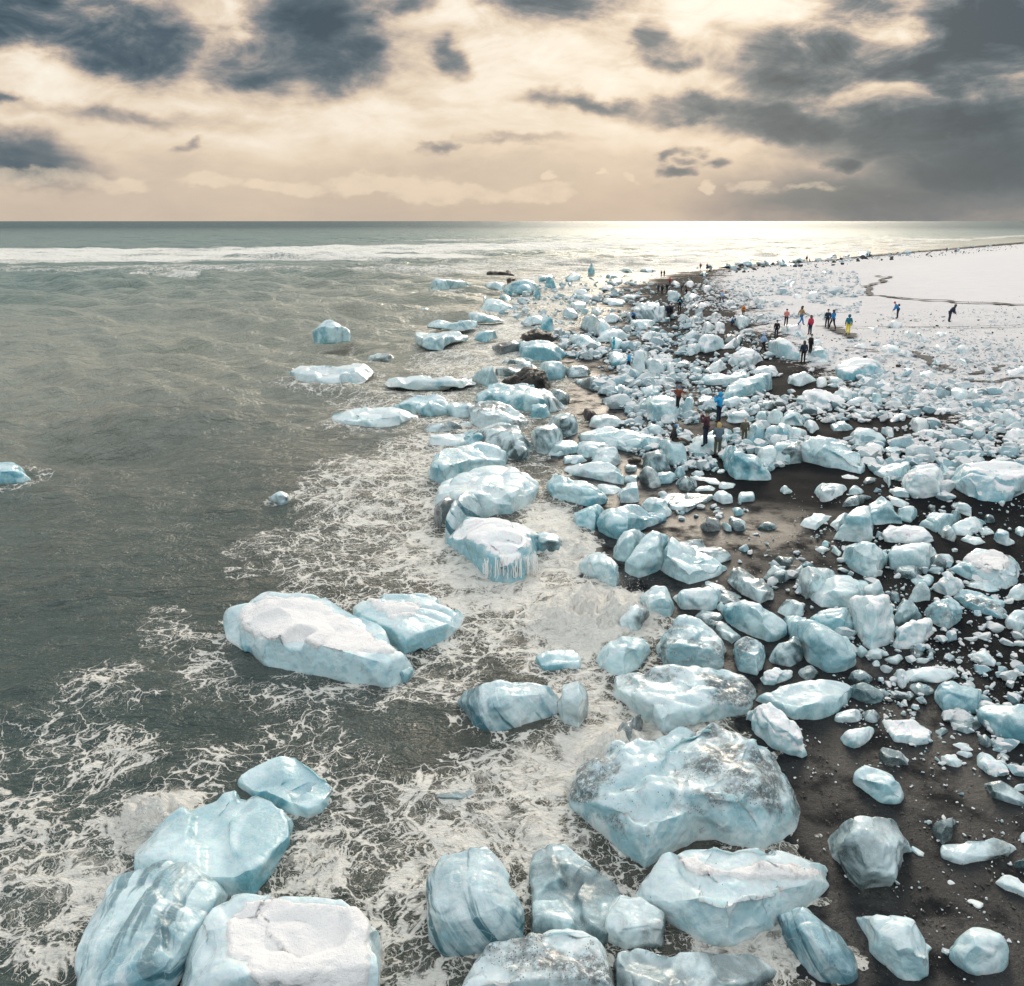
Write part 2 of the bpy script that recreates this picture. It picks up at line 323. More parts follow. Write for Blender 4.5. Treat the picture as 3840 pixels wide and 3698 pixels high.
# ---- sea
FOAM_ZONES = [  # cx, cy, rx, ry (1960 frame), density
    (1130,1180,150,75,1.15), (320,1370,380,130,.17), (180,1500,280,80,.26), (640,1290,150,100,.22), (1000,1120,180,60,.9), (950,1150,150,60,.75), (1180,1440,120,90,1.1), (1140,1500,120,70,1.0), (1000,1480,160,60,.75), (860,1540,170,70,.7),
    (820,1640,160,70,.72), (700,1600,160,110,.6), (1000,1600,150,60,.7), (1110,1330,70,110,.8), (1090,1250,120,40,.75), (900,1200,130,50,.55), (820,1280,120,60,.42),
    (120,1700,190,150,.62), (60,1560,150,70,.5), (250,1570,90,40,.9), (330,1520,60,40,.85), (200,1640,60,50,.7), (130,1420,200,60,.38), (210,1300,110,60,.33), (320,1190,60,60,.35),
    (560,1430,130,60,.30), (540,1350,120,50,.32), (560,1510,60,50,.75), (600,1650,80,60,.75), (750,950,170,90,.62), (690,1010,120,90,.45), (800,900,120,60,.7), (560,1050,120,50,.42),
    (640,1110,110,50,.42), (820,1060,120,50,.8), (740,1080,110,40,.5), (480,1060,70,40,.32), (1050,1010,60,60,1.0), (1110,1060,60,40,1.1), (900,830,100,40,.6),
    (1000,640,110,50,.7), (900,690,120,40,.6), (750,760,130,40,.45), (1050,560,80,40,.6), (960,720,100,20,.55), (860,760,60,30,.6), (1240,1150,60,20,.6),
    (500,484,620,14,.95), (1150,495,300,24,.62), (1450,480,260,16,.5), (1750,462,260,12,.5), (800,515,160,10,.5), (300,512,300,8,.35), (1500,1780,110,110,.85), (1390,1780,80,90,.95), (1620,1860,60,60,.7), (1540,1620,50,60,.75), (1460,1590,40,50,.8), (1230,1740,60,60,.6), (1030,1620,60,40,.9), (940,1800,80,60,.8), (760,1840,80,60,.6),
    (1330,1690,60,60,.6), (430,1780,80,50,.5), (1280,1500,90,50,.7), (1320,1380,80,40,.8), (590,1740,70,40,.6)]
BREAKERS = [  # lines of surf: points, crest height, half depth (m), foam
    (F(-300,486, 0,484, 300,482, 560,478, 830,474, 1010,470, 1200,468), 1.2, 78, 1.35), (F(-300,500, 0,494, 350,494, 600,491, 840,489), 0.7, 36, 1.15),
    (F(700,520, 830,517, 900,524), 0.5, 6, .9), (F(255,524, 300,519, 360,524), 0.5, 4, .8), (F(860,506, 1010,500, 1120,508), 0.5, 9, .6), (F(1150,483, 1330,479, 1480,474), 0.5, 16, .45),
    (F(1500,462, 1640,455, 1760,458), .5, 40, .8), (F(900,460, 1150,456, 1400,458), .4, 60, .45), (F(1000,492, 1180,495, 1330,490), .4, 16, .7), (F(-200,512, 200,510, 420,513), .4, 8, .5), (F(1250,510, 1350,508, 1420,504), .3, 5, .8), (F(1240,499, 1330,503, 1420,500), .4, 8, .7), (F(1640,470, 1800,461, 1960,452), .4, 14, .5), (F(1100,520, 1220,512, 1330,510), .2, 6, .6), (F(1450,488, 1600,480, 1800,468), .3, 10, .6)]
def water_material():
    m, t, p = new_mat('sea_water')
    pos = t.new('ShaderNodeNewGeometry').outputs['Position']; foam = t.attr('foam'); far = t.attr('far')
    px_, py_, pz_ = t.sep(pos); flat = t.xyz(px_, py_, 0.0)
    wv = t.vm('SCALE', t.vm('SUBTRACT', t.noise(flat, 0.55, 4, 0.6, 0.6, col=True), (0.5, 0.5, 0.5)), None, 1.7)
    wf = t.vm('SCALE', t.vm('SUBTRACT', t.noise(flat, 3.2, 4, 0.65, 0.5, col=True), (0.5, 0.5, 0.5)), None, 0.34)
    q = t.vm('ADD', t.vm('ADD', flat, wv), wf)
    brk = t.noise(flat, 0.45, 6, 0.62, 0.8)                                   # where the lace is torn
    dens = t.m('ADD', foam, t.m('MULTIPLY', t.m('SUBTRACT', brk, 0.5), 1.3)); dens = t.m('MAXIMUM', dens, 0.0)
    dens = t.m('MULTIPLY', dens, t.ramp(foam, 0.02, 0.25))
    dens = t.m('ADD', dens, t.m('MULTIPLY', t.m('MULTIPLY', t.m('SUBTRACT', t.noise(t.xyz(t.m('MULTIPLY', px_, 0.35), py_, 0.0), 0.085, 5, 0.65, 0.5), 0.5), far), t.m('MULTIPLY', t.ramp(foam, 0.0, 0.3), 2.6)))
    thin = t.ramp(t.noise(flat, 0.9, 4, 0.6), 0.30, 0.62, 0.25, 1.0)             # the net is torn and uneven
    def net(sc, w, lo, k, shift):
        e = t.vor(t.vm('ADD', q, shift), sc, 'DISTANCE_TO_EDGE'); wd = t.m('ADD', t.m('MULTIPLY', t.m('MULTIPLY', t.m('SUBTRACT', dens, lo, clamp=True), thin), w), 0.0008)
        return t.m('MULTIPLY', t.ramp(t.m('DIVIDE', e, wd), 1.0, 0.35), k)
    def veins(sc, w, lo, dist, k):                                             # streaks where a stirred field crosses its mean
        n = t.noise(t.vm('ADD', flat, t.vm('SCALE', wv, None, 0.6)), sc, 3, 0.5, dist); a = t.m('ABSOLUTE', t.m('SUBTRACT', n, 0.5))
        wd = t.m('ADD', t.m('MULTIPLY', t.m('MULTIPLY', t.m('SUBTRACT', dens, lo, clamp=True), thin), w), 0.0004)
        return t.m('MULTIPLY', t.ramp(t.m('DIVIDE', a, wd), 1.0, 0.3), k)
    lace = t.m('MAXIMUM', net(0.85, 0.16, 0.0, 1.0, (0, 0, 0)), t.m('MAXIMUM', net(2.3, 0.17, 0.12, .9, (7, 3, 0)), t.m('MAXIMUM', veins(0.42, 0.060, 0.0, 1.2, 1.0), t.m('MAXIMUM', net(5.8, 0.20, 0.34, .85, (1, 9, 0)), veins(1.6, 0.070, 0.15, 0.9, .9)))))
    lace = t.m('MULTIPLY', lace, t.ramp(dens, 0.04, 0.22))
    body = t.ramp(t.m('ADD', dens, t.m('MULTIPLY', t.m('SUBTRACT', t.noise(q, 1.3, 8, 0.68, 0.5), 0.5), 2.0)), 0.66, 1.12)
    fm = t.m('MAXIMUM', lace, body); fm = t.m('MULTIPLY', fm, 0.95)
    milky = t.m('MULTIPLY', t.ramp(dens, 0.35, 1.2), 0.40)                     # aerated water between the veins
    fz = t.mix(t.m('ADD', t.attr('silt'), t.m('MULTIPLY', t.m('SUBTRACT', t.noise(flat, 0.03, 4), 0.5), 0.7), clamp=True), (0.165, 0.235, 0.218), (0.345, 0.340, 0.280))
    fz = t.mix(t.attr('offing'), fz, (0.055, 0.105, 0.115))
    wcol = t.mix(t.attr('mid'), (0.050, 0.080, 0.076), fz); wcol = t.mix(t.m('MULTIPLY', t.attr('shallow'), 0.8), wcol, (0.080, 0.070, 0.054))  # near water is darkened in its colour, imitating weaker sky reflection
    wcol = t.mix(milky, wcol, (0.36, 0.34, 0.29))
    col = t.mix(fm, wcol, t.mix(t.noise(q, 5.0, 3), (0.86, 0.82, 0.76), (0.95, 0.92, 0.86)))
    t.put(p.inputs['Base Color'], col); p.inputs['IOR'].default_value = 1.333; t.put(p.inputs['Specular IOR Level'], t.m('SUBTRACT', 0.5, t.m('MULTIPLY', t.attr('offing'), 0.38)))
    ro = t.m('ADD', 0.10, t.m('MULTIPLY', far, 0.32)); ro = t.m('ADD', ro, t.m('MULTIPLY', milky, 0.2)); ro = t.m('MAXIMUM', ro, t.m('MULTIPLY', fm, 0.75)); t.put(p.inputs['Roughness'], ro)
    st = t.xyz(t.m('MULTIPLY', px_, 0.55), py_, 0.0)
    h = t.m('ADD', t.m('MULTIPLY', t.noise(st, 1.1, 5, 0.66, 0.35), 0.95), t.m('MULTIPLY', t.noise(st, 0.30, 4, 0.6, 0.5), t.m('ADD', 1.1, t.m('MULTIPLY', far, 3.0)))); h = t.m('ADD', h, t.m('MULTIPLY', t.noise(st, 6.5, 4, 0.6, 0.4), 0.10))
    h = t.m('MULTIPLY', h, t.m('SUBTRACT', 1.0, t.m('MULTIPLY', far, 0.15)))
    h = t.m('ADD', h, t.m('MULTIPLY', fm, 0.05)); h = t.m('ADD', h, t.m('MULTIPLY', t.m('MULTIPLY', fm, t.noise(q, 14.0, 4, 0.7)), 0.09))
    t.put(p.inputs['Normal'], t.bump(h, 1.0, 0.85))
    return m
WATER_MAT = water_material()
FLOAT_SPOTS = []     # x, y, radius of everything standing in the sea, filled by the ice builder
def build_sea():
    X, Y, RR, Q = polar(6.0, 2600.0, 980, -60, 60, 700, (3400, 4800, 7000, 11000, 18000, 30000, 60000))
    d = shore_d(X, Y); rs = np.random.RandomState(4); Z = np.zeros_like(X)
    sp = RR * 0.0063; deep = np.clip(-d / 30.0, 0.10, 1.0)
    mod = 1 + 0.55 * vnoise(np.stack([X * 0.03, Y * 0.03, X * 0], -1), 2)
    for L, A, n in ((60, .30, 3), (24, .40, 4), (11, .32, 6), (6, .15, 7), (3.2, .095, 8), (1.7, .055, 8), (0.95, .026, 7)):
        vis = np.clip((L / (sp * 2.6)) - 1, 0, 1)
        for i in range(n):
            th = R(rs.normal(-102, 24)); l = L * rs.uniform(.75, 1.35); k = 2 * math.pi / l
            ph = k * (X * math.cos(th) + Y * math.sin(th)) + rs.uniform(0, 6.28) + 1.3 * vnoise(np.stack([X / (l * 2.2), Y / (l * 2.2), X * 0 + i], -1), 31 + i)
            s = np.sin(ph); Z += vis * A / math.sqrt(n) * 1.3 * (s + 0.35 * (1 - np.abs(s)) ** 2 * 2 - 0.35) * deep * mod
    px, py, w = project(np.stack([X, Y, X * 0], -1)); fx = np.where(w > 1, px, 9e6) / KF; fy = np.where(w > 1, py, 9e6) / KF
    foam = np.zeros_like(X)
    for cx, cy, rx, ry, k in FOAM_ZONES:
        q = ((fx - cx) / (rx * 1.25)) ** 2 + ((fy - cy) / (ry * 1.25)) ** 2; foam = np.maximum(foam, k * (1 - sstep(q, 0.15, 1.15)))
    foam = np.maximum(foam, 0.30 * np.exp(-np.maximum(-d, 0) / 6.0)) * (fy > 500)
    for pts, hgt, hd, k in BREAKERS:
        L = [tuple(at_z(a, b, 0.0)[:2]) for a, b in pts]; q = dist_line(L, X, Y)
        nz = 0.7 + 0.5 * vnoise(np.stack([X * 0.035, Y * 0.09, X * 0], -1), 12)
        foam = np.maximum(foam, k * 1.05 * (1 - sstep(q / hd, 0.35, 1.0)) * np.clip(nz + .25, 0, 1.1)); Z += hgt * nz * np.exp(-(q / (hd * 0.28)) ** 2)
    for sx, sy, r in FLOAT_SPOTS:
        a = math.atan2(sx, sy); sel = np.abs(RR - math.hypot(sx, sy)) < r * 2 + 2
        q = np.hypot(X[sel] - sx, Y[sel] - sy) / r; foam[sel] = np.maximum(foam[sel], 0.42 * np.exp(-((q - 1.0) / 0.35) ** 2))
    splash = np.maximum(np.exp(-(((fx - 1130) / 105) ** 2 + ((fy - 1175) / 45) ** 2) ** 1.5), .8 * np.exp(-(((fx - 1180) / 70) ** 2 + ((fy - 1455) / 50) ** 2) ** 1.5))
    splash = np.maximum(splash, .5 * np.exp(-(((fx - 1080) / 60) ** 2 + ((fy - 1040) / 40) ** 2) ** 1.5))
    splash = np.maximum(splash, .7 * np.exp(-(((fx - 300) / 90) ** 2 + ((fy - 1545) / 35) ** 2) ** 1.5))
    foam = np.maximum(foam, 1.45 * sstep(splash, .05, .6))
    Z += splash * (0.30 + 0.45 * np.abs(fbm(np.stack([X * 1.6, Y * 1.6, X * 0], -1), 41, 5, .6)))
    Z += np.clip(foam, 0, 1) * (RR < 120) * 0.07 * fbm(np.stack([X * 2.1, Y * 2.1, X * 0], -1), 8, 4, .6)
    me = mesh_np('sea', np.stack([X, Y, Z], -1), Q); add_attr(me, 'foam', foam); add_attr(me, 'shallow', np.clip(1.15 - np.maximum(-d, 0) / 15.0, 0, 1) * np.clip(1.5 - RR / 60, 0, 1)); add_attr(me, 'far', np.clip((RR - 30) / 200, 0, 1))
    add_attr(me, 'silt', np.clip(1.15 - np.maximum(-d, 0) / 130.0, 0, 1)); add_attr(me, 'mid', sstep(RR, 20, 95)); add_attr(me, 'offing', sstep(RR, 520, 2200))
    link('sea', me, WATER_MAT)['kind'] = 'structure'

# ================================================================ ICE
# kinds: b blue, p pale, c clear, d sand-dusted, k dark, w white, t striped, g grey ribbed, s under snow
def ice_material(name, pale, blue, frost=0.5, frost_lo=0.25, dirt=0.0, dirt_col=(0.04, 0.04, 0.04), stripes=0.0, trans=0.0, rough=0.28, bands=0.35, specks=0.15, snow=0.0, sss=0.55):
    m, t, p = new_mat(name)
    tc = t.new('ShaderNodeTexCoord').outputs['Object']; rnd = t.new('ShaderNodeObjectInfo').outputs['Random']
    off = t.xyz(t.m('MULTIPLY', rnd, 91.0), t.m('MULTIPLY', rnd, 37.0), t.m('MULTIPLY', rnd, 63.0)); P = t.vm('ADD', tc, off)
    n1 = t.noise(P, 0.75, 4, 0.55, 0.6); n2 = t.noise(P, 3.6, 5, 0.6, 0.5); n3 = t.noise(P, 22.0, 3, 0.6)
    tilt = t.new('ShaderNodeVectorRotate', rotation_type='EULER_XYZ'); t.put(tilt.inputs['Vector'], P)
    tilt.inputs['Rotation'].default_value = (0.5, 0.55, 0.3); tx, ty, tz = t.sep(tilt.outputs[0])
    st = t.noise(t.xyz(t.m('MULTIPLY', tx, 3.4), t.m('MULTIPLY', ty, 0.28), t.m('MULTIPLY', tz, 0.28)), 1.0, 5, 0.6, 0.25)
    wn = t.new('ShaderNodeTexWhiteNoise', noise_dimensions='1D'); t.put(wn.inputs['W'], t.m('MULTIPLY', rnd, 17.3)); r1, r2, r3 = t.sep(wn.outputs['Color'])
    sh = t.m('MULTIPLY', t.m('SUBTRACT', r1, 0.5), 0.22)                      # each piece has its own share of bubbly and clear ice
    c = t.mix(t.ramp(t.m('ADD', n1, sh), 0.40, 0.58), blue, pale); c = t.mix(t.m('MULTIPLY', r2, 0.35), c, (0.74, 0.79, 0.79))
    dk = tuple(x * 0.40 for x in blue)
    c = t.mix(t.m('MULTIPLY', t.ramp(n2, 0.52, 0.62), bands), c, tuple(0.7 * b + 0.3 * a for a, b in zip(dk, blue)))
    if stripes:
        c = t.mix(t.m('MULTIPLY', t.ramp(st, 0.50, 0.58), stripes), c, tuple(x * 0.5 for x in blue))
        c = t.mix(t.m('MULTIPLY', t.ramp(st, 0.44, 0.36), 0.6), c, (0.80, 0.88, 0.90))
    # white fracture veils inside the ice
    ve = t.vor(t.vm('ADD', P, t.vm('SCALE', t.noise(P, 2.0, 3, 0.6, col=True), None, 0.5)), 1.5, 'DISTANCE_TO_EDGE')
    c = t.mix(t.m('MULTIPLY', t.ramp(ve, 0.022, 0.0), 0.28), c, (0.86, 0.92, 0.94))
    nz = t.sep(t.new('ShaderNodeNewGeometry').outputs['Normal'])[2]
    fr = t.ramp(t.m('ADD', nz, t.m('MULTIPLY', t.m('SUBTRACT', n2, 0.5), 0.9)), frost_lo, frost_lo + 0.6)       # frost crust lies on what faces up
    fr = t.m('MULTIPLY', fr, frost)
    c = t.mix(fr, c, (0.78, 0.835, 0.85))
    rgh = t.m('ADD', t.m('MULTIPLY', t.ramp(n2, 0.4, 0.6), 0.22), rough - 0.16); rgh = t.m('ADD', rgh, t.m('MULTIPLY', fr, 0.3))
    scal = t.vor(t.vm('ADD', P, t.vm('SCALE', t.noise(P, 3.0, 2, 0.5, col=True), None, 0.25)), 5.5, 'SMOOTH_F1'); h = t.m('ADD', t.m('ADD', t.m('MULTIPLY', n2, 0.07), t.m('MULTIPLY', n3, 0.006)), t.m('MULTIPLY', scal, 0.035))
    if snow:
        sn = t.ramp(t.m('ADD', nz, t.m('MULTIPLY', t.m('SUBTRACT', t.noise(P, 1.7, 6, 0.65), 0.5), 1.5)), 0.62 - 0.3 * snow, 0.70 - 0.3 * snow)
        c = t.mix(sn, c, (0.88, 0.87, 0.875)); rgh = t.m('MAXIMUM', rgh, t.m('MULTIPLY', sn, 0.85)); h = t.m('ADD', h, t.m('MULTIPLY', sn, 0.05))
    sc = t.vor(P, 24.0, 'F1', 'Color'); sd = t.vor(P, 24.0, 'F1', 'Distance')
    clus = t.ramp(t.noise(P, 0.55, 5, 0.62), 0.62 - 0.19 * dirt, 0.80 - 0.24 * dirt)
    k = t.m('MULTIPLY', t.ramp(sd, 0.38, 0.24), t.m('LESS_THAN', t.sep(sc)[0], t.m('ADD', specks * 0.06, t.m('MULTIPLY', clus, specks * 0.3 + dirt * 0.75))))
    up = t.ramp(nz, 0.0, 0.5); k = t.m('MULTIPLY', k, up)
    c = t.mix(t.m('MULTIPLY', k, 0.85), c, t.mix(t.sep(sc)[1], dirt_col, tuple(x * 2.4 for x in dirt_col)))
    if dirt > 0.3:
        film = t.m('MULTIPLY', t.m('MULTIPLY', clus, up), t.m('MULTIPLY', t.ramp(t.noise(P, 9.0, 6, 0.75), 0.34, 0.54), 1.0 * dirt)); c = t.mix(film, c, tuple(x * 1.5 for x in dirt_col))
    t.put(p.inputs['Base Color'], c); t.put(p.inputs['Roughness'], rgh)
    p.inputs['IOR'].default_value = 1.31; p.inputs['Subsurface Weight'].default_value = sss
    p.inputs['Subsurface Radius'].default_value = (0.35, 0.8, 1.0); p.inputs['Subsurface Scale'].default_value = 0.18; p.inputs['Subsurface Anisotropy'].default_value = 0.3
    t.put(p.inputs['Transmission Weight'], t.m('MULTIPLY', t.m('MULTIPLY', t.ramp(n1, 0.62, 0.40), t.m('SUBTRACT', 1.0, fr)), trans)) if trans else None
    p.inputs['Coat Weight'].default_value = 0.45; p.inputs['Coat Roughness'].default_value = 0.12; p.inputs['Coat IOR'].default_value = 1.33   # a film of meltwater
    t.put(p.inputs['Normal'], t.bump(h, 1.0, 0.75))
    return m
PALE = (0.62, 0.80, 0.83); BLUE = (0.27, 0.60, 0.68)
MAT = {
    'b': ice_material('blue_ice', (0.56, 0.76, 0.80), (0.17, 0.50, 0.60), frost=.45, specks=0, rough=.22, trans=.25),
    'p': ice_material('pale_ice', (0.70, 0.82, 0.84), (0.34, 0.60, 0.66), frost=.6, specks=0, trans=.15),
    'c': ice_material('clear_ice', (0.62, 0.76, 0.79), (0.30, 0.50, 0.55), frost=.32, trans=.85, rough=.18, sss=.3, specks=0, bands=.5),
    'd': ice_material('sand_dusted_ice', (0.62, 0.74, 0.76), (0.26, 0.50, 0.57), frost=.5, dirt=.85, dirt_col=(0.055, 0.058, 0.058), specks=.3),
    'k': ice_material('dark_debris_ice', (0.10, 0.13, 0.14), (0.035, 0.055, 0.062), frost=.10, dirt=.9, dirt_col=(0.02, 0.02, 0.02), sss=.1, rough=.3),
    'w': ice_material('white_frosted_ice', (0.74, 0.83, 0.85), (0.40, 0.64, 0.70), frost=.8, frost_lo=.0, snow=.18, specks=.05),
    't': ice_material('layered_ice', (0.54, 0.70, 0.74), (0.13, 0.37, 0.46), frost=.18, stripes=.95, specks=0, rough=.2, trans=.2),
    'g': ice_material('ribbed_grey_ice', (0.60, 0.68, 0.70), (0.28, 0.40, 0.44), frost=.8, stripes=.5, specks=.2),
    's': ice_material('snow_bearing_ice', (0.58, 0.75, 0.79), (0.22, 0.49, 0.57), frost=.5, snow=.12, specks=.1),
    'f': ice_material('snow_laden_ice', (0.70, 0.82, 0.84), (0.40, 0.62, 0.68), frost=.9, frost_lo=0, snow=.95, specks=.25, dirt=.15, sss=.25),
}
def snow_material(name, dirty):
    m, t, p = new_mat(name); tc = t.new('ShaderNodeTexCoord').outputs['Object']
    n = t.noise(tc, 2.5, 6, 0.65); c = t.mix(n, (0.84, 0.82, 0.82), (0.93, 0.90, 0.89))
    if dirty: c = t.mix(t.m('MULTIPLY', t.ramp(t.noise(tc, 3.5, 6, 0.7), 0.50, 0.68), dirty), c, (0.36, 0.29, 0.26))
    t.put(p.inputs['Base Color'], c); p.inputs['Roughness'].default_value = 0.8; p.inputs['Specular IOR Level'].default_value = 0.2
    t.put(p.inputs['Normal'], t.bump(t.m('ADD', t.m('MULTIPLY', t.noise(tc, 5.0, 5, 0.65), 0.09), t.m('MULTIPLY', t.noise(tc, 30.0, 3, 0.6), 0.02)), 1.0, 0.9))
    return m
SNOW = snow_material('packed_snow', 0.0); SNOW_DIRTY = snow_material('weathered_snow', 0.5)
# rock
def rock_material():
    m, t, p = new_mat('wet_black_rock'); tc = t.new('ShaderNodeTexCoord').outputs['Object']
    t.put(p.inputs['Base Color'], t.mix(t.noise(tc, 2.2, 6, 0.65), (0.012, 0.012, 0.013), (0.075, 0.065, 0.055)))
    t.put(p.inputs['Roughness'], t.m('ADD', 0.25, t.m('MULTIPLY', t.noise(tc, 6.0, 4), 0.5))); t.put(p.inputs['Normal'], t.bump(t.noise(tc, 4.0, 6, 0.7), 0.25, 1.0)); return m
MAT['r'] = rock_material(); MAT['q'] = ice_material('floe_ice', (0.58, 0.75, 0.79), (0.22, 0.49, 0.57), frost=.5, specks=.06)

TILE = {'A': (1500, 2700, 1.892), 'B': (2100, 2500, 1.96), 'C': (2900, 2500, 1.5755), 'D': (2000, 1700, 2.36), 'E': (3000, 1700, 2.3333), '2': (1000, 900, 1.96),
        '3': (2000, 900, 1.96), '4': (2900, 850, 1.987), '5': (1500, 1600, 1.782), '6': (2500, 1600, 1.4627), '7': (1500, 2500, 0.8376), '8': (0, 2200, 1.153), 'F': (0, 0, .51042)}
def parse(s, tile):
    ox, oy, k = TILE[tile]; r = []
    for poly in s.split('|'):
        v = [float(q) for q in poly.replace(',', ' ').split()]; r.append([(ox + v[i] / k, oy + v[i + 1] / k) for i in range(0, len(v), 2)])
    return r
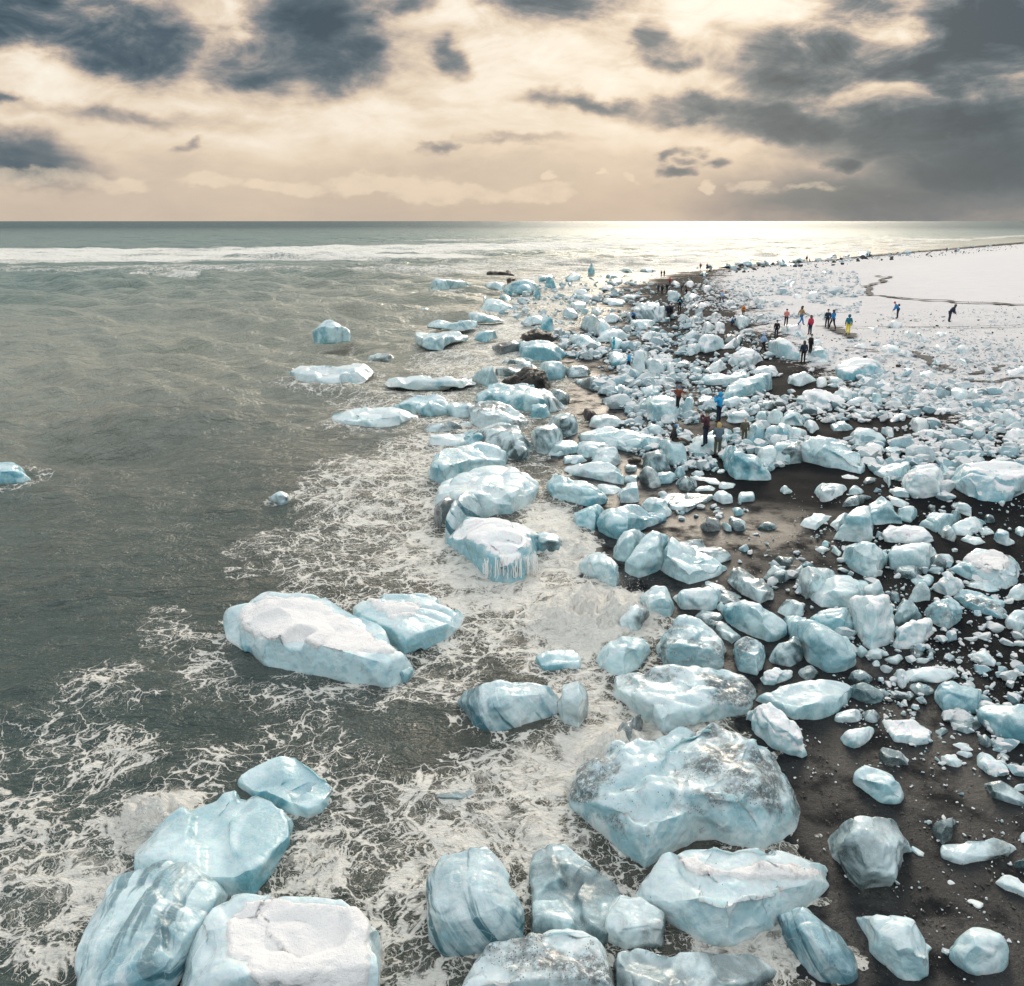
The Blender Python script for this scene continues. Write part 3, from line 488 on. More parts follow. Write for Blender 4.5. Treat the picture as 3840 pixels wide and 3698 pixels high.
# tile ; kind ; share of the outline that is upright face ; outline(s) ; name ; label ; cap outline (tile px)
HERO = """
8;s;.30;965,165 1010,50 1130,20 1355,35 1500,120 1640,190 1775,310 1770,390 1640,410 1390,370 1160,325 1060,265 975,210;ice_floe;large leaf-shaped floe with a thick white snow top floating alone in the dark water;1045,180 1035,100 1150,45 1340,48 1410,75 1640,232 1720,285 1620,288 1400,262 1170,225 1065,205
F;s;.22;675,1160 690,1135 735,1143 805,1142 860,1165 885,1195 840,1215 770,1238 735,1212 685,1185;ice_floe;low teal floe with patchy snow floating just behind the big snow-topped floe;695,1137 735,1152 800,1150 815,1160 785,1180 750,1182 715,1165
8;b;.12;995,850 1060,790 1150,733 1215,750 1240,775 1310,775 1420,850 1440,890 1400,940 1300,985 1150,930 1040,890|580,1200 640,1090 720,1010 800,940 960,880 1150,920 1240,1000 1230,1090 1150,1180 1060,1270 980,1280 700,1190;iceberg;long teal berg awash in foam with a dry pale hump at its far end;
8;t;.20;430,1310 550,1280 680,1180 800,1210 930,1270 970,1310 920,1400 870,1500 780,1620 700,1740 600,1860 330,1860 322,1590 400,1480 415,1370;iceberg;rounded layered light blue berg with slanting stripes beside the square snow block;
8;s;.30;865,1480 890,1370 960,1325 1100,1325 1300,1345 1500,1380 1600,1400 1640,1500 1625,1620 1600,1860 790,1860 810,1620;ice_block;square-cut blue ice block with a flat white snow lid at the lower frame edge;985,1460 1060,1355 1230,1362 1560,1392 1590,1440 1598,1600 1575,1860 1080,1860 1075,1620 970,1590
2;b;.55;335,740 340,690 380,630 430,590 490,585 550,620 620,680 600,720 480,742;iceberg;small smooth domed berg floating alone far out in the sea;
2;p;.45;165,990 200,940 300,930 420,910 640,905 760,915 780,960 720,995 700,1030 520,1050 400,1040 200,1015;ice_floe;long knobbly floe drifting below the small domed berg;
2;p;.5;880,1015 960,995 1200,993 1480,1000 1530,1020 1520,1050 1400,1080 1100,1077 920,1060;ice_floe;straight log-like bar of pale ice floating in the surf;
2;p;.45;475,1300 560,1270 720,1230 900,1225 1100,1270 1110,1300 1000,1350 860,1380 640,1385 510,1350;ice_floe;broad flat-topped pale floe floating in front of the log-like ice bar;
2;b;.5;930,1220 1000,1170 1150,1140 1250,1135 1340,1190 1330,1270 1200,1285 1160,1240 1060,1250;ice_floe;humped blue floe with a shaded end just behind the broad flat pale floe;
2;d;.4;1480,1270 1500,1200 1560,1180 1700,1190 1800,1230 1900,1300 1940,1340 1860,1380 1700,1370 1560,1385 1500,1340;iceberg;grimy snow-dusted mound with black debris along its front in the surf;
2;b;.45;1535,1145 1600,1095 1700,1050 1910,1048 1945,1090 2000,1130 2110,1160 2180,1205 2180,1240 1960,1250 1840,1220 1700,1190 1560,1168;iceberg;wide dark-hollowed blue slab behind the grimy mound at the waterline;
2;b;.55;1090,690 1110,665 1200,680 1350,680 1480,665 1480,700 1380,740 1260,788 1170,770 1110,740;ice_floe;vivid turquoise floe tilted in the breaking surf far out;
2;r;.6;1615,262 1620,222 1680,240 1790,235 1822,264;rock;low black rock standing in the far surf;
2;r;.6;1755,290 1777,275 1835,283 1800,322;rock;small black rock resting among ice behind the far floe;
2;k;.5;1655,775 1750,735 1890,740 1880,805 1720,828;ice_chunk;dark grey debris-filled lump lying in the surf beside the turquoise floes;
3;r;.6;-90,702 -40,670 60,653 140,668 165,700 150,732 70,742 -40,735;rock;rounded brown-black boulder behind the bright blue block;
2;r;.6;1730,1032 1860,1000 1960,932 2020,935 2070,1000 2090,1060 2040,1120 1970,1110 1930,1060 1800,1045;rock;largest black lava boulder between the ice slabs at the waterline;
3;r;.7;370,1235 400,1262 440,1258 470,1275 440,1312 400,1327 375,1300;rock;jagged little black rock with two horns in shallow water;
3;r;.6;690,1610 730,1592 795,1598 790,1632 700,1640;rock;flat black stone wedged under ice below the sitting person;
3;g;.7;685,570 700,520 760,470 850,450 940,470 985,520 985,575 930,600 800,592 720,597;iceberg;big ribbed grey dome of ice that two dark-clothed visitors stand beside;
3;b;.6;-110,760 -60,735 80,740 180,765 245,810 240,860 160,890 20,880 -90,860;iceberg;brightest sky-blue block stranded in front of the brown-black boulder;
3;b;.6;45,930 80,888 180,888 240,910 250,960 200,1020 110,1032 60,980;ice_block;rounded blue block directly below the brightest sky-blue block;
3;b;.7;760,1230 780,1170 880,1140 1010,1150 1060,1200 1090,1290 1040,1312 900,1332 820,1290;iceberg;lumpy blue berg under the person with outstretched arms;
3;p;.7;1395,1180 1410,1080 1500,1040 1640,1040 1720,978 1757,1030 1750,1090 1640,1122 1500,1130 1450,1165;iceberg;long arched pale berg behind the photographer in the bright blue hooded jacket;
3;w;.6;1430,880 1480,820 1580,788 1650,830 1690,880 1600,930 1500,917;iceberg;snow-plastered white hump just left of the big snow-streaked berg;
3;s;.65;1195,790 1210,730 1270,692 1360,698 1402,750 1380,800 1280,827 1220,815;iceberg;round dome with drip-shaped snow patches beside the shadowed hollow;
3;s;.6;1725,830 1730,740 1780,718 1860,758 1960,830 1950,880 1800,872;iceberg;big snow-streaked blue berg beside the two dark-clothed people;
3;b;.8;915,1510 950,1470 1060,1465 1130,1540 1130,1620 1080,1657 1010,1640 960,1570;ice_block;smooth sky-blue block on whose top a person in black sits;
3;p;.25;1130,1560 1140,1480 1240,1420 1400,1400 1460,1440 1380,1520 1260,1587;ice_floe;flat trampled pale slab carrying the photographer in maroon;
3;p;.5;330,1420 430,1370 600,1370 720,1390 920,1450 960,1520 880,1560 700,1560 560,1510 360,1480;ice_floe;broad pale slab spreading left of the sitting person in black;
3;c;.6;-20,1480 0,1380 130,1350 210,1390 220,1480 160,1560 40,1572;iceberg;tall grey-blue block left of the broad pale slab;
3;p;.6;310,1540 340,1488 470,1480 565,1512 540,1570 420,1600 340,1582;ice_block;smooth loaf of white ice lying below the broad pale slab;
3;b;.75;1385,1590 1400,1540 1480,1512 1560,1520 1660,1610 1757,1720 1750,1765 1600,1785 1480,1770 1400,1680;iceberg;smooth lozenge of blue-white ice leaning on the sand right of the person in grey;
4;b;.6;175,1690 220,1620 330,1553 440,1560 520,1620 640,1690 700,1760 680,1832 600,1852 500,1830 410,1780 300,1760 200,1740;iceberg;long pale blue whale-backed berg on open black sand with a tiny dark mark;
5;b;.5;180,280 200,190 300,130 540,100 680,130 720,190 700,250 560,290 400,330 300,405 190,370;iceberg;squared blue berg with flat icy top at the waterline, behind the speckled slab;
5;p;.4;225,470 320,400 440,310 600,270 760,258 850,310 930,370 920,440 860,530 760,590 580,605 400,560 225,545;iceberg;largest flat-topped speckled berg at the waterline with a vivid blue undercut side;
5;t;.6;300,640 340,560 380,500 460,430 530,490 580,560 575,605 470,640 400,700 350,760 300,770;iceberg;upright translucent fin leaning against the large speckled waterline berg;
5;k;.5;225,560 290,500 420,455 440,480 380,520 320,600 240,668;ice_chunk;dark glassy ice hollow left of the upright translucent fin;
5;s;.45;305,690 420,630 480,603 650,610 800,660 960,720 970,760 900,840 850,930 800,1000 700,1040 620,1010 560,920 530,850 440,810 330,750;iceberg;wedge-shaped berg pouring streams of seawater down its front face;
5;c;.5;900,790 890,715 960,705 1040,740 1092,800 1060,845 960,855 920,840;ice_chunk;dark glassy blue lump behind the water-streaming berg;
7;t;.55;180,90 240,60 330,40 450,50 503,90 490,140 400,180 310,212 240,190;iceberg;round berg with diagonal white and blue streaks ringed by swirling foam;
B;c;.5;-20,230 20,150 100,105 170,128 212,250 208,350 130,450 20,402 -30,300;ice_block;smooth glassy block right of the diagonally streaked berg;
A;t;.32;180,1180 190,1050 300,970 440,950 630,895 690,940 770,1090 780,1250 870,1350 885,1560 780,1570 500,1612 330,1612 200,1500 190,1400 220,1280;iceberg;leaning layered teal berg with dark diagonal bands in the foreground surf;
A;c;.10;940,930 1050,880 1200,940 1400,1060 1560,1200 1560,1350 1480,1560 1280,1500 1100,1560 990,1560 930,1480 915,1200;iceberg;wide sunken grey-green slab right of the dark-banded teal berg;
A;c;.25;1430,1400 1480,1250 1600,1240 1800,1360 1890,1400 1890,1560 1840,1622 1560,1612 1450,1560;ice_block;clear block with a white snowy spot between the sunken slab and the bowl-shaped berg;
A;d;.25;430,1990 560,1760 640,1650 800,1590 950,1560 1020,1510 1200,1478 1350,1500 1450,1560 1532,1720 1545,1990;iceberg;pepper-speckled round slab cut by the lower frame edge;
7;c;.22;670,960 680,900 800,885 1000,893 1180,920 1185,960 1100,1030 900,1090 700,1090;ice_floe;flat clear slab right of the pepper-speckled slab at the bottom;
B;d;.30;60,900 200,780 340,660 480,675 760,660 1000,700 1000,1320 700,1400 570,1480 460,1400 380,1290 260,1250 150,1180 60,1040|700,680 900,590 980,500 1010,430 1100,410 1250,450 1400,500 1540,600 1590,750 1650,880 1740,1020 1772,1150 1700,1250 1460,1360 1000,1330 700,1200;iceberg;giant blue slab peppered with black sand, the largest piece in the foreground;
B;d;.3;600,640 700,560 860,470 985,438 1000,510 900,600 760,660;ice_chunk;low gritty clear ice tucked behind the giant peppered slab;
B;k;.5;290,640 400,500 560,350 612,370 600,470 520,665 400,672 320,690;ice_chunk;charcoal-coloured debris-packed ice standing in foam behind the giant peppered slab;
B;k;.5;180,690 280,648 292,700 230,735;ice_chunk;small charcoal ice scrap at the foot of the charcoal debris-packed piece;
7;b;.42;745,640 800,600 960,565 1130,575 1260,605 1340,640 1352,680 1290,720 1190,770 1160,830 1050,872 950,852 890,810 800,750 748,700;iceberg;bowl-shaped pale blue berg with warm white snow on its flat top;870,610 930,600 1010,640 1150,612 1330,640 1290,665 1100,672 980,660 900,645
B;d;.35;400,70 560,20 700,-10 1000,-20 1200,40 1460,100 1470,140 1430,190 1330,350 1100,400 750,492 620,400 520,330 410,200;iceberg;broad slab coated with dark gravelly sand, behind the giant peppered slab;
6;p;.4;490,1460 600,1400 850,1385 1037,1395 1020,1450 930,1560 830,1612 700,1600 600,1540 500,1500;iceberg;long pointed pale slab right of the gravel-coated slab;
B;w;.6;1365,320 1440,260 1540,270 1640,340 1740,430 1812,515 1760,560 1820,650 1780,677 1560,600 1430,500 1390,440;iceberg;split white-and-blue wedge lying between the giant slab and the wet sand;
C;t;.5;20,1450 60,1420 150,1418 270,1530 400,1620 490,1700 502,1820 400,1882 280,1862 200,1780 110,1680 50,1550;iceberg;grey-blue cylinder-like berg with lengthwise stripes near the bottom;
C;p;.5;485,1495 640,1463 830,1500 890,1600 937,1700 920,1800 860,1872 740,1842 620,1740 580,1660 520,1570;ice_block;faceted two-tone block right of the lengthwise-striped berg;
C;p;.5;1035,1690 1080,1620 1190,1538 1300,1590 1370,1660 1397,1770 1320,1832 1150,1832 1050,1750;ice_block;gem-like pale block nearest the lower right corner;
C;c;.5;320,1000 350,950 440,885 550,880 700,890 800,950 822,1020 790,1120 720,1220 690,1290 600,1300 550,1290 460,1320 430,1250 380,1180 330,1080;iceberg;big clear boulder of ice with a cloudy white cap on the wet sand;
C;p;.5;468,640 500,595 600,583 700,620 750,690 777,770 740,820 650,812 560,760 490,710;ice_block;smooth oval white block behind the big clear boulder of ice;
C;p;.5;395,430 470,370 540,352 597,375 560,440 480,487 420,465;ice_chunk;rhombus-shaped white chunk standing in shallow brown water;
C;c;.5;620,500 640,475 760,510 812,545 800,580 700,597 640,560;ice_chunk;curled clear chunk in shallow water right of the rhombus-shaped chunk;
C;w;.4;640,320 760,310 880,340 937,390 920,450 850,467 720,450 690,400;ice_chunk;rough crumbly white slab behind the curled clear chunk;
C;b;.6;950,130 970,95 1100,83 1200,120 1232,210 1200,280 1000,272 960,210;ice_block;smooth milky-blue cube-like block above the crumbled ice at the right;
C;b;.5;1195,300 1230,240 1400,240 1540,220 1600,300 1580,440 1540,470 1400,440 1280,380;iceberg;long smooth floe cut by the right frame edge beside the cube-like block;
C;c;.5;935,975 960,920 1040,888 1082,920 1050,1020 990,1052 960,1020;ice_chunk;glittering crinkled clear chunk behind the long clear bar;
C;c;.4;985,1080 1020,1040 1130,1015 1280,1030 1380,1010 1430,1045 1437,1090 1370,1130 1180,1160 1080,1172 1010,1130;ice_chunk;long clear bar with rounded ends lying on the dark sand;
C;p;.4;1310,1290 1340,1230 1420,1260 1540,1340 1580,1400 1480,1392 1380,1340;ice_chunk;tapered pale chunk pointing at the right edge, below the long clear bar;
E;p;.6;300,740 350,650 450,540 550,465 620,458 642,530 600,640 622,740 510,772 380,765;iceberg;pointed wedge with a speckled sloping back on the sand, left of the blue triangle;
E;b;.65;590,450 640,400 700,376 760,400 820,480 900,590 900,622 800,640 620,642;iceberg;tall blue triangular block behind the pointed wedge;
E;w;.7;885,260 900,150 940,100 1030,88 1080,130 1180,88 1220,110 1262,220 1250,380 1200,407 980,412 900,320;iceberg;blocky snow-flecked berg between the forked shard and the dirt-crowned berg;
E;s;.6;1295,310 1310,250 1400,140 1420,80 1530,55 1750,90 1960,100 2050,180 2050,330 1900,400 1700,425 1500,432 1370,350;iceberg;dirt-crowned sea-green berg at the right edge, the biggest on the upper sand;
E;p;.6;720,225 640,180 720,160 830,153 960,58 985,100 890,160 890,240 800,232;ice_chunk;forked pale shard left of the blocky snow-flecked berg;
E;p;.7;355,930 400,910 405,785 480,780 560,768 640,788 720,800 772,880 772,960 700,1062 590,1077 500,1050 430,970;iceberg;scallop-edged round white berg on the sand;
E;p;.6;760,860 900,815 1010,778 1110,788 1130,850 1200,900 1120,1010 960,1012 800,1010 770,940;iceberg;smooth swooping white berg right of the scallop-edged round berg;
E;w;.5;710,700 770,650 880,625 1000,650 1100,650 1180,710 1192,740 1150,802 960,812 830,780 740,770;iceberg;flattish rough white floe behind the smooth swooping white berg;
E;w;.7;1150,1180 1200,1090 1290,1028 1350,1060 1442,1160 1380,1222 1270,1252 1180,1200;ice_block;angular frosted block in front of the snow-hollowed berg;
E;b;.5;1310,1000 1420,900 1480,840 1700,830 1830,850 1920,950 1942,1080 1880,1152 1800,1192 1640,1142 1480,1082;iceberg;wide blue berg with a hollowed white snow patch near the right edge;1400,920 1500,870 1700,850 1830,900 1840,970 1760,1030 1640,1045 1540,1000
E;d;.4;1340,1250 1440,1190 1560,1190 1680,1230 1790,1280 1772,1330 1822,1410 1790,1462 1660,1430 1530,1372 1430,1312;iceberg;long mud-streaked slab in front of the snow-hollowed blue berg;
E;d;.6;1080,1390 1160,1320 1300,1258 1380,1310 1422,1390 1400,1470 1290,1542 1200,1500;ice_block;rounded gravel-grey boulder of ice left of the mud-streaked slab;
E;w;.65;810,1700 820,1640 900,1530 960,1470 1080,1438 1150,1490 1177,1560 1100,1630 1000,1690 960,1707;iceberg;faceted white block right of the towering white iceberg;
E;w;.8;545,1250 640,1180 737,1103 770,1200 772,1262 640,1290|430,1340 460,1270 640,1258 780,1268 832,1420 805,1590 720,1640 640,1702 560,1650 480,1520|660,1520 740,1580 812,1600 790,1650 730,1662;iceberg;towering pure white berg with a pointed horn, whitest on the beach;
E;p;.6;70,1450 180,1390 300,1348 440,1350 430,1450 470,1540 380,1592 200,1560;iceberg;milky white block joined behind the glassy blue berg;
6;b;.6;640,1050 700,1035 770,1060 880,1100 1000,1150 1042,1230 1020,1332 980,1352 870,1352 770,1300 760,1220 700,1130;iceberg;glassy bright blue berg with a crumpled face left of the towering white berg;
6;c;.6;705,850 720,790 800,765 880,768 942,800 870,830 820,922 760,942;ice_block;smooth cloudy hump left of the tabular ledge of ice;
6;p;.5;780,940 880,880 900,813 1000,843 1110,850 1117,900 1020,990 920,992 850,980;iceberg;tabular pale ledge behind the towering white berg;
6;b;.7;295,1020 310,970 360,948 440,970 570,1020 667,1130 600,1170 540,1187 400,1120 330,1080;iceberg;smooth sloping blue berg pointing at the glassy bright blue berg;
6;d;.3;-60,1200 0,1080 80,1030 200,1080 330,1170 300,1340 150,1332 0,1312;iceberg;wide snow-crusted slab dusted with sand behind the gravel-coated slab;
6;d;.4;360,1230 370,1200 440,1150 530,1170 542,1260 510,1367 400,1340 385,1260;ice_block;sandy white square slab right of the wide snow-crusted slab;
6;c;.5;560,1290 600,1250 680,1150 750,1200 740,1290 690,1320 600,1310;ice_block;clear upright ice leaning behind the small bright white block;
6;w;.6;510,1380 560,1320 680,1328 692,1370 610,1422 540,1422;ice_block;small bright white block at the left tip of the long pointed pale slab;
6;c;.5;330,860 330,770 400,778 500,820 590,900 582,962 510,972 420,920 360,890;iceberg;dark teal glassy wedge behind the smooth sloping blue berg;
D;b;.6;115,310 130,210 230,188 400,210 500,240 590,310 668,450 490,477 360,440 180,390;iceberg;smooth blue loaf of ice beside the large speckled waterline berg;
D;p;.6;270,140 350,90 450,70 560,90 760,88 802,140 795,292 640,250 520,220 380,190;iceberg;lumpy double-humped pale berg behind the smooth blue loaf;
D;p;.7;740,350 790,300 880,255 935,280 942,440 770,447;ice_block;upright tooth-like white block right of the smooth blue loaf;
D;p;.7;1080,200 1110,160 1240,163 1270,210 1240,270 1140,272;ice_chunk;pillow-shaped bright white chunk among clear pieces;
D;b;.6;350,540 600,450 635,500 600,560 555,640 540,690 400,692 370,640;ice_block;square-ended blue block with foam washing its left side;
D;b;.6;550,620 600,520 780,450 870,480 960,520 1180,560 1160,600 1030,667 850,660 760,767 680,740 600,690;iceberg;long spread-winged blue berg right of the square-ended blue block;
D;p;.6;950,430 1040,388 1150,400 1225,500 1222,572 1080,560 1000,520 960,480;ice_block;pale block resting on the right wing of the spread-winged berg;
D;c;.3;1110,390 1200,350 1400,360 1592,350 1570,420 1380,527 1240,500 1170,430;ice_floe;flat sun-glinting floe on wet sand above the golden glitter;
D;p;.7;705,920 720,830 810,680 920,668 1010,740 920,860 850,962 760,960;ice_block;upright pale block propped on the left of the folded blue berg;
D;b;.7;810,1050 870,960 930,860 1010,740 1080,680 1180,720 1232,840 1160,960 1110,1050 960,1097;iceberg;folded blue berg with creased curtain-like face;
D;b;.5;1110,1050 1160,940 1180,770 1240,738 1330,850 1420,930 1520,1000 1722,1020 1700,1080 1560,1110 1400,1157 1290,1120 1200,1060;iceberg;trailing glassy blue tail sloping right from the folded blue berg;
D;c;.25;1290,780 1500,760 1640,830 1752,880 1750,930 1600,977 1440,920 1340,860;ice_floe;transparent flat sheet of ice beside the golden glitter on the sand;
D;b;.6;400,960 540,880 600,873 650,890 740,1010 762,1130 720,1182 660,1160 540,1100 430,1040;iceberg;pyramid of blue ice with foam breaking over its left flank;
D;p;.6;930,1290 1070,1180 1160,1168 1230,1250 1252,1380 1220,1452 1020,1440 940,1370;ice_block;large pale block at the edge of the breaking splash;
D;p;.6;1235,1240 1290,1200 1420,1178 1500,1200 1640,1190 1692,1260 1600,1330 1580,1402 1330,1387;iceberg;boat-shaped pale berg with a diagonal crack right of the splash-side block;
D;c;.5;760,1500 830,1390 900,1338 1030,1390 1032,1460 960,1560 850,1602 770,1580;ice_block;glassy green block with the splash breaking against it;
D;b;.12;20,1800 60,1740 240,1738 400,1750 422,1820 380,1882 100,1902;ice_floe;sunken light blue shelf below the splash;
D;b;.5;560,1840 640,1700 800,1640 900,1618 1040,1650 1032,1760 960,1872 820,1962 700,1952;iceberg;jagged turquoise glass-like berg right of the sunken blue shelf;
D;c;.4;1500,1500 1580,1470 1700,1530 1837,1640 1780,1692 1720,1680;ice_chunk;low frosty lump lying behind the snow-crusted sandy slab;
"""
